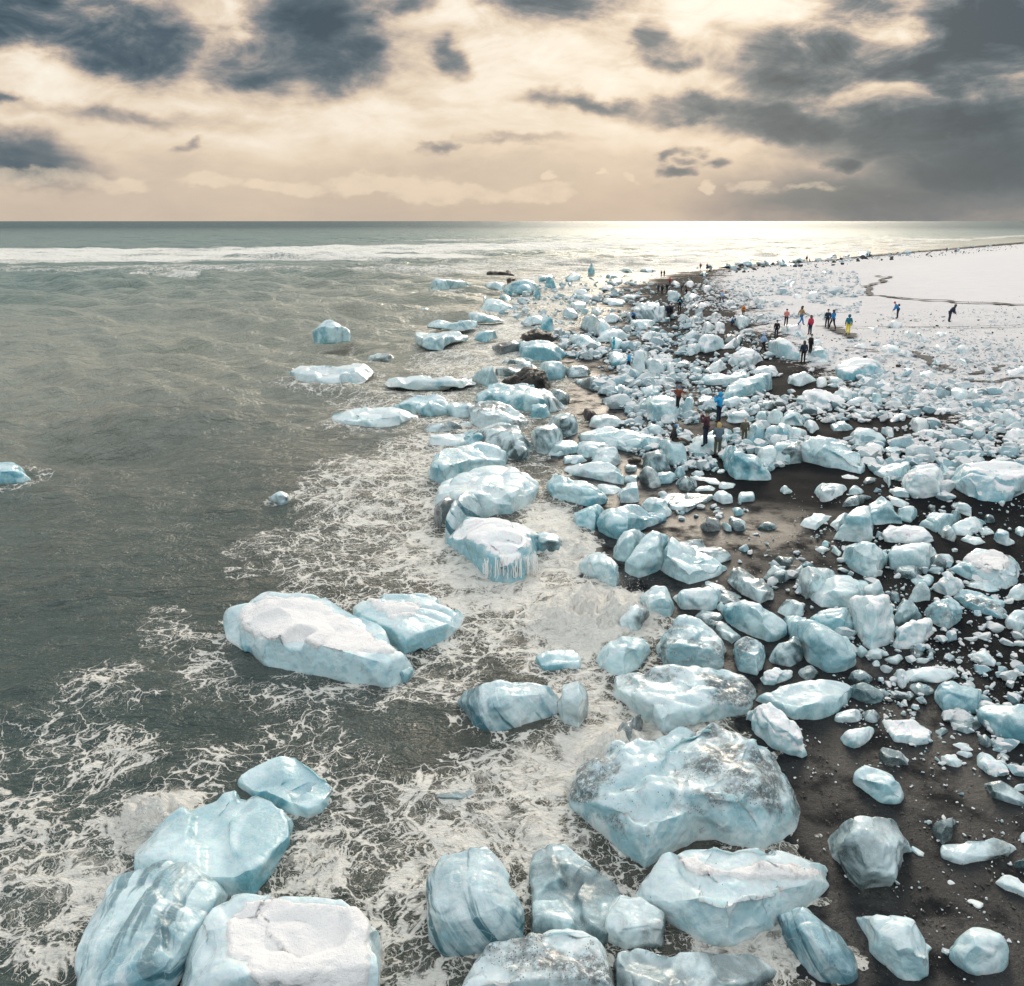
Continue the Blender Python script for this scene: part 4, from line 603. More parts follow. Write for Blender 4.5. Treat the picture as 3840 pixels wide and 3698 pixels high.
# tile ; then entries  kind ff outline  separated by ' / '
REST = {
'2': """p .5 1510,1010 1530,980 1610,985 1640,930 1660,925 1670,1000 1700,1030 1640,1060 1560,1030/b .5 1310,1200 1400,1190 1500,1200 1520,1250 1480,1310 1380,1290 1320,1260/c .4 1150,1380 1200,1350 1400,1330 1500,1340 1490,1370 1350,1400 1200,1415
/b .5 1180,620 1200,590 1290,590 1350,585 1540,605 1550,630 1480,660 1330,660 1200,640/b .5 1480,560 1490,530 1560,530 1680,560 1730,580 1640,605 1520,600/b .6 1560,520 1600,460 1660,430 1760,460 1820,490 1830,515 1700,530
/b .6 1565,480 1570,430 1610,410 1650,425 1600,470/b .5 1205,355 1210,315 1300,280 1480,310 1490,330 1380,345 1250,362/b .5 1600,330 1620,305 1740,310 1760,330 1740,360 1640,350/b .6 1740,380 1760,330 1850,295 1940,290 2000,330 1980,380 1800,390
/b .6 1820,390 1820,345 1900,320 1960,350 1950,395/b .5 1120,530 1150,500 1200,510 1195,535/b .5 1280,405 1290,380 1330,390 1325,405/c .4 750,870 820,830 930,860 900,880/b .4 1530,720 1560,690 1640,665 1690,700 1600,730/b .5 1705,430 1710,400 1800,430 1790,455
/c .4 1680,960 1700,910 1820,890 1960,900 2000,940 1900,1000 1760,990/c .4 1745,890 1860,860 1960,870 1950,905 1800,900/p .5 1190,1470 1240,1430 1380,1420 1500,1440 1470,1490 1320,1510 1230,1500/c .6 1480,1470 1520,1400 1660,1340 1800,1350 1900,1420 1960,1510 1940,1600 1850,1620 1760,1560 1640,1500
/b .6 1400,1430 1480,1400 1560,1400 1660,1470 1640,1520 1520,1500""",
'3': """b .8 400,255 402,215 425,165 447,200 452,252/b .7 85,340 95,290 120,265 150,300 165,345/b .7 0,430 20,370 40,350 55,420/p .7 265,490 270,455 380,450 400,490 370,515 300,510/b .7 510,440 530,425 600,450 680,450 650,485 560,485 515,460/p .7 215,540 220,500 280,505 330,540 320,570 230,570
/p .7 350,540 355,505 400,500 400,545/p .5 345,620 350,570 400,545 480,560 560,620 600,690 500,720 420,690 350,650/p .6 510,610 560,540 640,560 620,610/b .7 50,650 90,560 130,580 150,640 150,670 80,670/b .6 -80,620 -50,570 0,555 80,580 60,612/p .7 700,610 760,585 890,590 900,620 800,660 740,640
/p .6 240,740 300,690 380,690 450,730 500,770 490,800 400,800 300,770/w .6 325,750 340,730 390,735 390,780 340,780/p .5 480,690 580,650 700,670 710,720 620,740 500,750/w .5 795,740 810,680 870,670 940,680 940,710 850,745/c .6 240,960 260,920 380,920 425,940 400,1000 280,1005
/c .5 305,1020 350,1000 440,1005 530,1060 520,1090 430,1100 350,1080/c .6 470,1010 520,980 565,1030 520,1060/p .7 560,740 580,710 640,740 680,760 660,810 600,830/b .7 540,840 570,820 660,830 680,880 650,920 580,930/p .7 720,830 780,810 850,840 850,920 800,990 720,980
/p .7 800,950 870,865 920,870 980,940 970,990 880,990/w .7 970,920 1010,895 1040,940 1040,980 980,985/w .6 1150,960 1180,935 1240,950 1240,985 1180,990/c .4 1040,925 1070,900 1130,890 1170,910 1130,935 1070,940/p .5 920,1000 1020,1000 1030,1035 950,1045/b .6 560,1110 600,1060 700,1080 760,1110 700,1140 620,1145
/c .6 545,1060 600,1015 650,1040 620,1080/p .7 780,1130 800,1090 860,1070 930,1110 900,1150 820,1150/c .5 500,1170 600,1150 720,1160 760,1200 700,1240 560,1230 510,1200/b .8 1090,1290 1095,1200 1150,1150 1180,1190 1170,1295/c .7 1200,1200 1220,1160 1300,1145 1340,1170 1330,1230 1230,1235
/p .6 1390,1220 1400,1150 1480,1190 1600,1170 1605,1210 1460,1232/p .6 1450,1160 1480,1120 1560,1110 1610,1140 1540,1160/p .6 1200,1030 1260,990 1340,1000 1450,970 1560,950 1600,1000 1560,1050 1400,1070 1290,1065/w .6 1250,960 1330,900 1400,880 1420,930 1350,970/w .6 1610,990 1650,930 1740,920 1800,960 1790,1000
/w .7 1115,850 1140,770 1190,760 1230,810 1160,850/f .6 1390,800 1420,770 1520,700 1530,740 1470,790/f .6 1130,610 1160,560 1230,560 1250,600 1190,640/f .6 1240,650 1260,600 1310,600 1330,650 1280,690/f .6 1330,640 1350,600 1410,620 1410,660 1350,670/w .7 1100,760 1130,700 1200,650 1240,690 1190,750
/k .5 1400,690 1470,690 1510,720 1470,760 1420,750/w .7 1480,610 1530,555 1590,570 1590,620 1530,647/f .6 1820,650 1860,620 1940,620 1950,660 1880,695/w .7 985,430 1000,370 1040,370 1060,400 1100,440 1000,450/f .7 1010,330 1040,300 1080,320 1060,342/f .6 1130,410 1180,390 1230,420 1150,450
/b .7 1220,265 1250,230 1290,250 1270,272/b .6 1490,180 1550,150 1610,170 1600,190 1500,190/b .6 1640,170 1700,142 1750,170 1740,200 1650,195/b .6 1370,200 1420,178 1480,190 1470,215/b .6 1790,178 1830,150 1900,150 1940,180 1900,195/b .6 630,220 690,205 740,215 720,240/b .6 780,225 830,205 900,215 880,240
/b .6 200,270 260,240 360,250 340,290 260,300/b .6 0,265 110,255 160,275 80,302/b .6 500,265 600,250 680,260 600,287/p .7 830,1390 850,1350 920,1345 960,1400 940,1430 860,1437/p .5 410,1370 440,1290 540,1280 650,1320 660,1360 560,1390 470,1385/c .6 100,1340 200,1280 290,1270 330,1370 330,1440 200,1450 110,1400
/b .6 -20,1310 0,1210 70,1203 120,1250 130,1300 60,1312/c .5 -20,1130 60,1140 180,1180 230,1230 130,1250 0,1210/c .6 90,1160 130,1095 220,1100 270,1150 250,1200 180,1200/p .6 100,1520 180,1478 310,1470 320,1540 260,1590 160,1582/p .7 420,1620 480,1560 600,1520 637,1540 647,1640 560,1682 450,1680
/p .6 230,1630 240,1590 340,1580 400,1620 300,1652/b .7 1560,1480 1590,1380 1650,1350 1700,1400 1680,1500 1600,1512/p .7 1520,1530 1560,1460 1630,1490 1630,1532/p .6 1700,1400 1740,1360 1790,1378 1832,1412 1800,1490 1690,1492/p .7 1630,1600 1700,1540 1760,1508 1832,1600 1790,1650 1690,1657
/c .6 1780,1580 1850,1490 1930,1480 1990,1560 1960,1620 1820,1642/p .6 1850,1440 1850,1390 1950,1375 1970,1460/p .7 1630,1330 1650,1280 1720,1258 1722,1332/p .7 1715,1340 1720,1280 1760,1243 1840,1270 1830,1330 1780,1362/p .6 1420,1330 1440,1280 1530,1250 1600,1290 1580,1340 1480,1352
/w .6 1570,1250 1600,1218 1660,1208 1670,1260 1600,1282/c .5 1665,1200 1700,1180 1780,1190 1760,1240 1700,1242/p .7 1800,1360 1860,1280 1940,1250 1990,1330 1950,1372/c .6 800,1610 850,1560 900,1540 1010,1610 1010,1690 880,1702 810,1660
/w .6 640,420 700,400 760,410 740,440/w .6 480,350 540,330 600,350 560,380/p .6 330,420 380,400 440,420 400,450/w .7 1400,470 1440,440 1480,450 1470,490/f .7 1520,400 1560,360 1600,380 1590,430/f .7 1620,460 1670,410 1710,430 1700,490/f .7 1850,330 1890,290 1920,300 1900,340/f .6 1160,470 1240,460 1300,480 1230,500/w .6 1300,560 1360,530 1390,560 1340,580
/p .5 420,530 480,500 520,520 480,550/p .6 640,540 680,520 690,560 660,580/p .6 300,390 330,360 400,370 380,400/w .6 560,310 620,290 660,310 600,335/f .6 1100,330 1140,300 1190,320 1150,350/f .6 1230,360 1290,330 1330,360 1270,385""",
'4': """s .6 460,1020 520,980 650,970 770,1010 840,1070 740,1110 620,1132 520,1130 490,1070/w .6 250,1000 260,930 340,890 400,950 415,1010 300,1022/f .5 60,780 110,740 190,725 240,780 220,800 160,812 100,800/w .6 155,812 170,780 230,810 200,827/f .5 600,900 610,870 700,880 690,907/w .4 800,890 860,878 940,890 930,930 850,927
/f .5 940,940 970,920 1060,960 1000,972/w .7 970,1090 990,1050 1040,1058 1060,1100 1000,1112/w .6 1060,1110 1100,1073 1160,1080 1222,1120 1160,1132/w .7 1170,1040 1210,988 1262,1030 1230,1052/w .7 1365,1012 1380,983 1440,1000 1430,1037/f .5 1350,920 1370,880 1450,890 1460,935 1390,947/f .6 1060,800 1100,788 1160,830 1120,862
/f .4 1200,802 1290,778 1300,800 1210,822/p .6 105,1140 130,1100 220,1078 310,1100 320,1150 200,1192 120,1170/w .6 320,1120 400,1130 400,1180 340,1202/p .6 410,1150 440,1118 520,1140 510,1190 430,1182/w .7 620,1170 660,1118 752,1160 690,1192/w .7 760,1190 800,1138 880,1180 860,1212
/f .6 190,1300 210,1240 300,1208 340,1240 420,1250 540,1270 490,1330 400,1362 280,1340 210,1320/w .6 440,1240 500,1198 580,1210 612,1260 560,1302 480,1270/p .5 540,1340 600,1300 700,1268 720,1310 640,1342/p .7 720,1280 740,1238 812,1260 800,1310 740,1322/w .6 870,1300 900,1268 962,1310 950,1352 900,1352
/w .6 1010,1450 1040,1418 1140,1430 1167,1500 1090,1532 1060,1500/f .4 1210,1350 1340,1348 1352,1380 1230,1387/p .6 1310,1230 1340,1198 1440,1230 1472,1280 1400,1292 1340,1270/w .6 1470,1240 1530,1208 1532,1270 1490,1292/c .7 1255,1250 1270,1200 1330,1188 1310,1262/f .6 1650,1240 1690,1180 1770,1148 1802,1210 1740,1242
/w .6 1670,1450 1720,1390 1800,1358 1868,1430 1860,1500 1720,1502/w .6 1710,1580 1760,1510 1868,1500 1902,1580 1780,1612/f .4 1730,1080 1868,1038 1882,1090 1760,1112/p .6 570,1560 600,1500 700,1498 820,1570 842,1620 740,1642 640,1640/w .6 670,1640 740,1608 830,1650 802,1712 720,1700
/d .4 820,1660 900,1638 972,1670 900,1702/w .7 800,1540 840,1488 900,1540 880,1582/d .5 430,1480 470,1448 560,1470 602,1500 540,1522 450,1530/w .6 220,1480 260,1438 310,1460 342,1510 290,1542/p .6 90,1540 140,1498 220,1510 252,1560 180,1592 100,1570/p .7 50,1470 90,1388 160,1368 242,1440 200,1482 120,1487
/f .4 200,1370 300,1340 400,1378 360,1410 240,1412/w .5 980,1612 1040,1578 1092,1600 1040,1622/b .6 30,275 80,240 130,255 120,275/b .6 170,262 200,232 240,250 230,265/b .6 370,225 400,205 460,210 440,230/b .6 505,225 540,200 570,212 550,226/b .6 590,228 640,190 690,175 740,200 720,220/b .6 845,225 860,205 885,215 880,230
/f .6 350,355 370,330 400,340 395,358/f .6 240,540 300,480 340,500 330,545/w .6 350,690 350,640 390,620 400,660/f .5 200,540 150,530 160,500 210,510/w .6 60,430 100,400 160,390 170,415 110,440/w .6 260,505 320,470 340,480 330,520/w .5 1060,1560 1100,1520 1200,1510 1250,1550 1180,1580/f .6 1380,1480 1450,1440 1540,1460 1600,1500 1500,1530
/w .6 870,1420 930,1390 990,1400 980,1440 900,1450/f .6 1100,1240 1160,1210 1220,1230 1180,1260/f .5 1500,1340 1570,1310 1640,1330 1600,1360/w .6 280,870 330,840 380,860 340,885/f .6 700,760 760,740 800,770 760,790/f .6 840,740 900,700 960,720 930,760/f .6 960,800 1000,770 1050,790 1020,830
/f .6 1180,900 1230,880 1290,900 1250,930/w .5 620,1240 680,1200 760,1210 740,1240/w .6 560,1420 620,1390 680,1400 660,1440/p .6 0,1560 30,1490 70,1500 80,1560 40,1600/p .6 0,1700 10,1620 90,1600 180,1640 200,1700 120,1760 20,1780""",
'5': """p .5 980,130 1080,90 1200,92 1180,170 1060,200 1000,180/p .6 1175,130 1230,100 1380,110 1400,140 1300,205 1190,180/p .5 1090,230 1120,190 1200,190 1220,225 1110,250/p .7 1280,210 1340,165 1440,135 1475,160 1475,250 1380,255""",
'6': """b .6 560,50 600,0 680,-20 700,60 640,100/w .7 590,200 600,120 680,75 740,110 760,170 680,200/c .4 820,345 870,310 960,320 980,350 900,400 840,390/c .5 230,880 330,940 430,1000 420,1010 300,960/c .5 610,1020 640,960 700,945 760,960 740,1020 680,1040/c .5 530,830 600,760 700,780 640,850
/p .5 970,735 1000,720 1030,740 1000,750/p .6 700,800 730,760 755,770 720,810/c .4 590,730 640,710 700,740 640,780/c .5 500,560 530,520 600,520 600,550 560,560/p .6 620,345 640,322 680,330 690,355 650,372/c .5 340,520 360,500 430,530 435,565 390,575""",
'B': "c .4 1750,40 1830,-10 1900,60 1800,100/c .4 1100,400 1180,350 1300,340 1330,360 1180,390",
'C': """c .5 360,290 400,253 500,250 532,300 460,337 400,332/c .5 520,270 590,253 637,300 600,337 550,322/c .5 455,150 500,93 600,110 657,170 620,222 520,217 470,190/c .5 440,60 480,18 560,18 587,75 530,97/w .6 710,40 760,13 802,70 760,127 725,100/p .3 780,15 900,30 1100,0 1092,40 980,92 820,80
/c .3 1000,290 1100,280 1180,290 1232,370 1180,402 1100,360/c .3 810,120 870,93 950,110 942,170 860,162/c .4 690,180 740,148 832,165 800,197/p .5 985,545 1030,518 1120,550 1132,580 1080,612 1020,582/p .4 1030,470 1100,448 1210,470 1212,505 1120,512/c .5 1065,520 1110,498 1182,520 1140,557
/p .4 1195,530 1250,503 1340,540 1402,610 1395,662 1300,657 1230,600/c .4 1300,520 1380,508 1402,550 1350,572/c .5 1370,580 1450,568 1472,600 1420,622/c .4 1240,730 1270,678 1340,673 1400,730 1540,800 1540,842 1400,817 1290,777/c .5 1410,720 1440,693 1540,690 1540,752 1440,752
/p .5 810,1100 850,1060 890,1090 907,1130 860,1132/p .5 1025,1270 1055,1260 1090,1300 1080,1319 1035,1302/p .4 1130,1390 1180,1373 1242,1410 1220,1439 1140,1422/c .5 1420,1150 1460,1113 1580,1110 1580,1200 1440,1202/c .5 1450,1000 1480,973 1580,980 1580,1050 1470,1062
/c .3 1300,975 1330,963 1372,985 1330,997/c .4 840,190 880,176 907,205 870,217/w .6 655,100 680,83 702,105 680,122/c .4 950,380 1000,358 1032,390 990,422/c .4 940,420 980,408 1002,440 950,447/c .5 1310,450 1350,430 1392,460 1370,482 1315,482/c .4 1200,420 1250,398 1302,450 1270,492 1220,460
/c .3 1060,415 1080,402 1100,418 1075,430/c .3 735,232 755,218 775,232 750,245/c .3 800,282 825,262 845,280 820,292/w .4 1340,1400 1358,1388 1372,1400 1355,1410/c .4 560,180 640,130 690,160 660,190""",
'D': """p .4 560,270 700,278 792,300 720,372 630,372/p .7 1240,180 1260,130 1310,113 1347,190 1300,217/c .5 925,170 990,113 1100,160 1080,230 1130,290 1050,312 950,240/c .5 805,110 860,98 922,130 900,167 820,167/c .5 1260,270 1330,198 1450,260 1440,312 1350,347/p .3 1390,200 1500,208 1662,250 1640,287 1500,272
/c .4 1430,300 1450,285 1620,300 1580,337 1440,342/p .5 1640,290 1700,253 1792,260 1780,332 1700,332/p .5 1580,400 1640,328 1750,340 1767,445 1690,452/p .5 1810,350 1960,338 1962,430 1820,437/p .5 1755,500 1830,478 1867,540 1800,562/k .6 1475,650 1540,563 1662,610 1660,692 1560,707 1490,690
/p .6 1665,640 1700,608 1757,660 1750,697 1690,692/p .5 1720,590 1780,558 1882,620 1860,682 1790,660/c .3 1390,1440 1460,1388 1640,1420 1682,1500 1500,1502/c .4 1610,1380 1680,1308 1702,1380 1650,1400/p .4 1330,110 1400,65 1435,90 1360,130/p .4 1450,100 1500,85 1567,125 1520,150/p .4 1405,180 1500,152 1512,190 1440,202
/p .4 1560,70 1610,45 1642,80 1590,95/p .4 1570,150 1610,120 1642,150 1590,172/p .4 1640,140 1700,150 1690,185 1620,180/c .4 800,230 870,190 930,220 900,280 820,270/c .4 1500,1120 1620,1160 1700,1240 1860,1290 1700,1290""",
'E': """w .5 345,225 370,203 450,200 510,183 537,225 480,247 380,247/p .5 130,310 160,263 250,260 330,290 422,280 430,330 350,372 270,407 190,412/c .6 420,320 450,278 510,290 567,345 500,372 440,377/c .3 370,470 400,410 470,363 580,360 642,400 560,452 440,482/p .4 10,610 80,550 180,523 322,550 250,602 150,652 60,642
/p .5 260,640 300,580 400,518 452,545 380,622 310,682/p .5 740,370 850,380 962,450 930,482 850,472 780,420/w .5 770,340 850,293 900,310 962,350 960,412 880,402/d .6 850,510 900,458 1000,463 1027,540 980,602 900,582/p .7 1210,110 1260,83 1347,185 1310,232 1260,200/c .5 540,270 570,218 650,208 712,240 620,282
/p .7 715,240 770,203 792,270 760,312/c .7 1115,490 1130,458 1160,448 1187,480 1180,515 1140,517/p .6 1045,610 1100,550 1180,513 1330,523 1352,570 1300,622 1200,702 1130,660/c .6 1310,510 1370,488 1412,540 1380,602 1330,602/c .4 1320,430 1420,423 1502,480 1480,542 1400,502/p .7 1735,440 1760,413 1797,430 1770,462
/c .5 1610,560 1640,533 1707,560 1690,592 1630,592/p .5 1310,650 1400,590 1480,558 1600,553 1627,590 1560,652 1440,702 1350,717/c .7 1200,700 1220,650 1280,628 1372,740 1340,802 1240,770/p .5 1390,760 1500,713 1560,720 1622,800 1540,832 1400,790/p .6 1690,770 1700,660 1790,690 1872,740 1880,790 1800,822 1700,800
/c .5 1570,660 1660,648 1702,700 1600,722/p .6 1880,650 1960,638 2002,700 1960,732/c .5 1120,1010 1150,900 1230,878 1350,900 1352,960 1290,1002 1200,1012/c .5 820,1020 860,978 960,985 1062,1030 980,1112 880,1060/d .6 975,1100 1020,1058 1100,1058 1172,1100 1130,1152 1020,1142/c .6 950,1280 1000,1180 1060,1123 1120,1150 1142,1210 1130,1282 1020,1297
/c .5 815,1380 940,1280 1050,1350 1072,1430 940,1442 850,1502/p .6 1790,1480 1850,1410 1930,1368 2000,1400 2000,1532 1900,1562 1820,1532/d .6 1800,1290 1850,1200 1960,1138 2000,1200 1960,1302/d .3 1450,1140 1560,1108 1700,1160 1762,1220 1650,1222 1520,1182/p .5 1470,1760 1520,1730 1620,1718 1680,1770 1717,1810 1700,1862 1600,1842 1540,1822
/p .4 570,1750 620,1708 700,1703 742,1750 700,1802 600,1802/c .4 740,1790 820,1758 902,1780 860,1842 780,1832/c .4 960,1750 1060,1698 1082,1770 1000,1792/c .3 1010,1820 1080,1788 1162,1810 1100,1832/c .4 630,1830 680,1808 702,1860 650,1872/p .5 190,790 220,762 262,780 250,805 205,812/p .4 135,840 190,812 262,840 200,867
/p .5 275,860 310,810 362,870 330,900/w .4 640,325 680,308 727,325 690,342/p .4 645,665 670,650 695,665 665,680/c .5 780,1290 790,1200 850,1240 868,1300/c .4 1130,1010 1180,990 1260,1000 1220,1040/c .5 1100,1740 1150,1705 1190,1740 1150,1765/c .5 500,1750 520,1680 580,1690 600,1740 540,1790/c .5 820,1560 850,1510 870,1530 840,1590""",
'7': "c .3 110,415 180,388 250,392 200,420/b .4 -10,20 20,0 40,10 20,32",
'F': "b .3 -30,890 20,884 50,892 58,912 30,920 -30,922/c .4 515,950 530,940 555,948 540,962/c .3 370,793 400,788 425,792 400,798",
}
KIND_ADJ = {'b': 'blue', 'p': 'pale', 'c': 'clear', 'd': 'sand-dusted', 'k': 'dark', 'w': 'frosted white', 't': 'striped', 'g': 'grey', 's': 'snow-streaked', 'f': 'snow-covered', 'r': 'black'}

def colspan(poly, x):
    ys = []
    for i in range(len(poly)):
        (x0, y0), (x1, y1) = poly[i], poly[(i + 1) % len(poly)]
        if (x0 <= x <= x1) or (x1 <= x <= x0):
            ys.append(y0 if x0 == x1 else y0 + (y1 - y0) * (x - x0) / (x1 - x0))
            if x0 == x1: ys.append(y1)
    return (min(ys), max(ys)) if ys else (0, 0)
SCR = bpy.data.collections.new('scratch')
def smooth_np(V, E, it, lam=0.5):
    n = len(V); deg = np.bincount(E.ravel(), minlength=n).astype(float)[:, None]
    for _ in range(it):
        S = np.zeros_like(V)
        for k in range(3): S[:, k] = np.bincount(E[:, 0], V[E[:, 1], k], n) + np.bincount(E[:, 1], V[E[:, 0], k], n)
        V = V + lam * (S / np.maximum(deg, 1) - V)
    return V
def vnormals(V, T):
    a, b, c = V[T[:, 0]], V[T[:, 1]], V[T[:, 2]]; f = np.cross(b - a, c - a); N = np.zeros_like(V)
    for k in range(T.shape[1]):
        for j in range(3): N[:, j] += np.bincount(T[:, k], f[:, j], len(V))
    return N / (np.linalg.norm(N, axis=1)[:, None] + 1e-12)
def build_ice(polys, ff, seed, kind, name, hero=False, wide=0.85, cap=None, rise=0.0):
    rs = np.random.RandomState(seed); wide = 1.35 if ff <= .2 else wide; bm = bmesh.new(); allp = np.array([q for p in polys for q in p])
    bx = (allp[:, 0].min() + allp[:, 0].max()) / 2; G0 = hit(bx, allp[:, 1].max()); D0 = math.hypot(G0[0], G0[1]); SL = math.hypot(D0, CAM_H)
    W = (allp[:, 0].max() - allp[:, 0].min()) / F_SRC * SL; sd = CAM_H / SL; size = W
    for poly in polys:
        xs = [q[0] for q in poly]; x0, x1 = min(xs), max(xs); Pm = (max(q[1] for q in poly) - min(q[1] for q in poly)) / F_SRC * SL; Wp = (x1 - x0) / F_SRC * SL
        fe = max(ff, 1 - wide * Wp * sd / max(Pm, 1e-3)); fe = min(fe, 0.97); pts = []
        cols = sorted(set([x for x in xs if x0 < x < x1] + list(np.linspace(x0, x1, 9)[1:-1]) + [x0 + (x1 - x0) * .02, x1 - (x1 - x0) * .02]))
        for x in cols:
            yt, yb = colspan(poly, x)
            if yb - yt < 0.5: continue
            G = hit(x, yb); G = G + np.array([0, 0, 0]); Dg = math.hypot(G[0], G[1]); yf = yb - fe * (yb - yt); r = rays(x, yf); hr = math.hypot(r[0], r[1])
            Df = Dg * 1.0 + 0.10 * (yb - yf) / F_SRC * SL; A = np.array([r[0] / hr * Df, r[1] / hr * Df, CAM_H + r[2] / hr * Df]); h = max(A[2] - G[2], 0.16 if hero and W > 2 else 0.02)
            Tp = at_z(x, yt, G[2] + h * (1 + rs.uniform(0.02, 0.16)))
            if Tp[1] < 0 or math.hypot(Tp[0], Tp[1]) < Df or math.hypot(Tp[0], Tp[1]) > Df + Wp * 2: rt = rays(x, yt); ht = math.hypot(rt[0], rt[1]); Dt = Df + 0.3 * Wp; Tp = np.array([rt[0] / ht * Dt, rt[1] / ht * Dt, CAM_H + rt[2] / ht * Dt])
            dirh = np.array([G[0], G[1], 0]) / Dg; g2 = G.copy(); g2[2] -= 0.35
            b2 = Tp + dirh * 0.22 * h; b2[2] = G[2] - 0.35
            pts += [G, A, Tp, g2, b2, (Tp + b2) / 2 + dirh * 0.12 * h]
        vs = [bm.verts.new(q) for q in pts]
        if len(vs) < 6: continue
        res = bmesh.ops.convex_hull(bm, input=vs, use_existing_faces=False)
        junk = list({g for g in list(res['geom_interior']) + list(res['geom_unused']) if isinstance(g, bmesh.types.BMVert) and g.is_valid})
        bmesh.ops.delete(bm, geom=junk, context='VERTS')
    loose = [v for v in bm.verts if not v.link_faces]
    if loose: bmesh.ops.delete(bm, geom=loose, context='VERTS')
    co = np.array([v.co[:] for v in bm.verts]); base = np.array([co[:, 0].mean(), co[:, 1].mean(), 0]); base[2] = float(max(ground(base[0], base[1]), 0.0))
    bmesh.ops.translate(bm, verts=bm.verts, vec=Vector(-base)); me = bpy.data.meshes.new(name); bm.to_mesh(me); bm.free()
    tmp = bpy.data.objects.new('scratch', me); COL.objects.link(tmp)
    pxw = W / SL * F_SRC / 3.75                                              # width in render pixels
    div = float(np.clip(pxw * (0.9 if hero else 0.75), 15, 105)); md = tmp.modifiers.new('r', 'REMESH'); md.mode = 'VOXEL'
    ext = co.max(0) - co.min(0); vox = max(max(ext[0], ext[1] * .8, ext[2]) / div, 0.03); md.voxel_size = vox
    dg = bpy.context.evaluated_depsgraph_get(); m2 = bpy.data.meshes.new_from_object(tmp.evaluated_get(dg)); COL.objects.unlink(tmp); bpy.data.objects.remove(tmp); bpy.data.meshes.remove(me)
    n = len(m2.vertices); V = np.empty(n * 3); m2.vertices.foreach_get('co', V); V = V.reshape(-1, 3)
    E = np.empty(len(m2.edges) * 2, np.int32); m2.edges.foreach_get('vertices', E); E = E.reshape(-1, 2)
    T = np.empty(len(m2.polygons) * 4, np.int32) if all(len(p.vertices) == 4 for p in m2.polygons) else None
    if T is not None: m2.polygons.foreach_get('vertices', T); T = T.reshape(-1, 4)
    else: T = np.array([(list(p.vertices) + [p.vertices[-1]])[:4] for p in m2.polygons], np.int32)
    S = float(np.median(ext)) ; V = smooth_np(V, E, 2)
    c0 = V.mean(0); rad = np.linalg.norm(V - c0, axis=1).max()
    for i in range(12 if hero else 9):                                        # broken planes
        d = rs.normal(size=3); d[2] = abs(d[2]) * 0.8 + 0.15; d /= np.linalg.norm(d); k = (V - c0) @ d; lim = k.max() * (rs.uniform(0.84, 0.97) if hero else rs.uniform(0.70, 0.93))
        V = V - np.outer(np.maximum(k - lim, 0) * 0.85, d)
    N = vnormals(V, T); s = max(size, 0.25); nk = int(np.clip(pxw * .2, 9, 22)) if kind not in 'gr' else 14
    sd_ = V[rs.choice(n, min(nk, n), replace=False)]; sn_ = N[((V[:, None, :] - sd_[None]) ** 2).sum(-1).argmin(0)]; sn_ = sn_ + rs.normal(0, .16, sn_.shape); sn_ /= np.linalg.norm(sn_, axis=1)[:, None]
    wob = V + 0.05 * s * np.stack([vnoise(V / s * 4 + k_ * 9, seed) for k_ in range(3)], -1)
    near = ((wob[:, None, :] - sd_[None]) ** 2).sum(-1).argmin(1); hgt = ((V - sd_[near]) * sn_[near]).sum(1); V = V - sn_[near] * (np.clip(hgt, -.10 * s, .10 * s) * {'c': .75, 'g': .2, 'r': .5, 'f': .5, 'd': .35, 't': .25}.get(kind, .58 if pxw < 90 else .42))[:, None]
    V = smooth_np(V, E, 1, 0.6); N = vnormals(V, T); a = {'w': 1.2, 'k': 1.5, 'r': 1.9, 'd': 1.0, 'f': 1.4, 'c': .5, 't': .45}.get(kind, 0.8)
    o = rs.uniform(-50, 50, 3); q = V / s + o
    dsp = 0.030 * fbm(q * 2.2, seed, 2) - 0.040 * (1 - np.abs(vnoise(q * 4.6 + 0.4 * vnoise(q * 3)[:, None], seed + 3))) ** 3 + (0.014 if kind in 'dwfkrg' else 0.005) * fbm(q * 9, seed + 5, 3, .6)
    if kind == 'g': dsp += 0.030 * np.sin(q[:, 0] * 46 + 3 * vnoise(q * 3))
    if kind not in 'tgrk': dsp -= (0.045 if hero else 0.085) * sstep(vnoise(q * 2.3 + 7, seed + 40), .15, .70)           # melt hollows
    amp = a * s * np.clip(0.4 + (V[:, 2] - 0) / (0.25 * s), 0.25, 1); V = V + N * (dsp * amp)[:, None]
    V = smooth_np(V, E, 1, 0.5)
    for _ in range(3):                                                       # hold the piece to its measured width and height
        vis = V[:, 2] > -0.04
        if vis.sum() < 8: break
        px, py, _w = project(V[vis] + base); tw, th = np.ptp(allp[:, 0]), np.ptp(allp[:, 1]); sx = np.clip(tw / max(np.ptp(px), 1), .7, 1.5); sy = np.clip(th / max(np.ptp(py), 1), .7, 1.5)
        cx0 = (V[vis, 0].min() + V[vis, 0].max()) / 2; y0 = V[vis, 1].min(); V[:, 0] = cx0 + (V[:, 0] - cx0) * sx; V[:, 1] = y0 + (V[:, 1] - y0) * sy; V[:, 2] = np.where(V[:, 2] > 0, V[:, 2] * sy, V[:, 2])
        px, py, _w = project(V[vis] + base); V[:, 0] += ((allp[:, 0].min() + allp[:, 0].max()) / 2 - (px.min() + px.max()) / 2) / F_SRC * SL
        V[:, 1] += np.clip(float(at_z(bx, allp[:, 1].max(), base[2])[1] - at_z(bx, py.max(), base[2])[1]), -2, 2) * 0.8
    m2.vertices.foreach_set('co', V.ravel().astype(np.float32)); m2.polygons.foreach_set('use_smooth', np.ones(len(m2.polygons), bool)); m2.update()
    m2.name = name; ob = link(name, m2, MAT['q' if cap is not None else kind], loc=tuple(base)); 
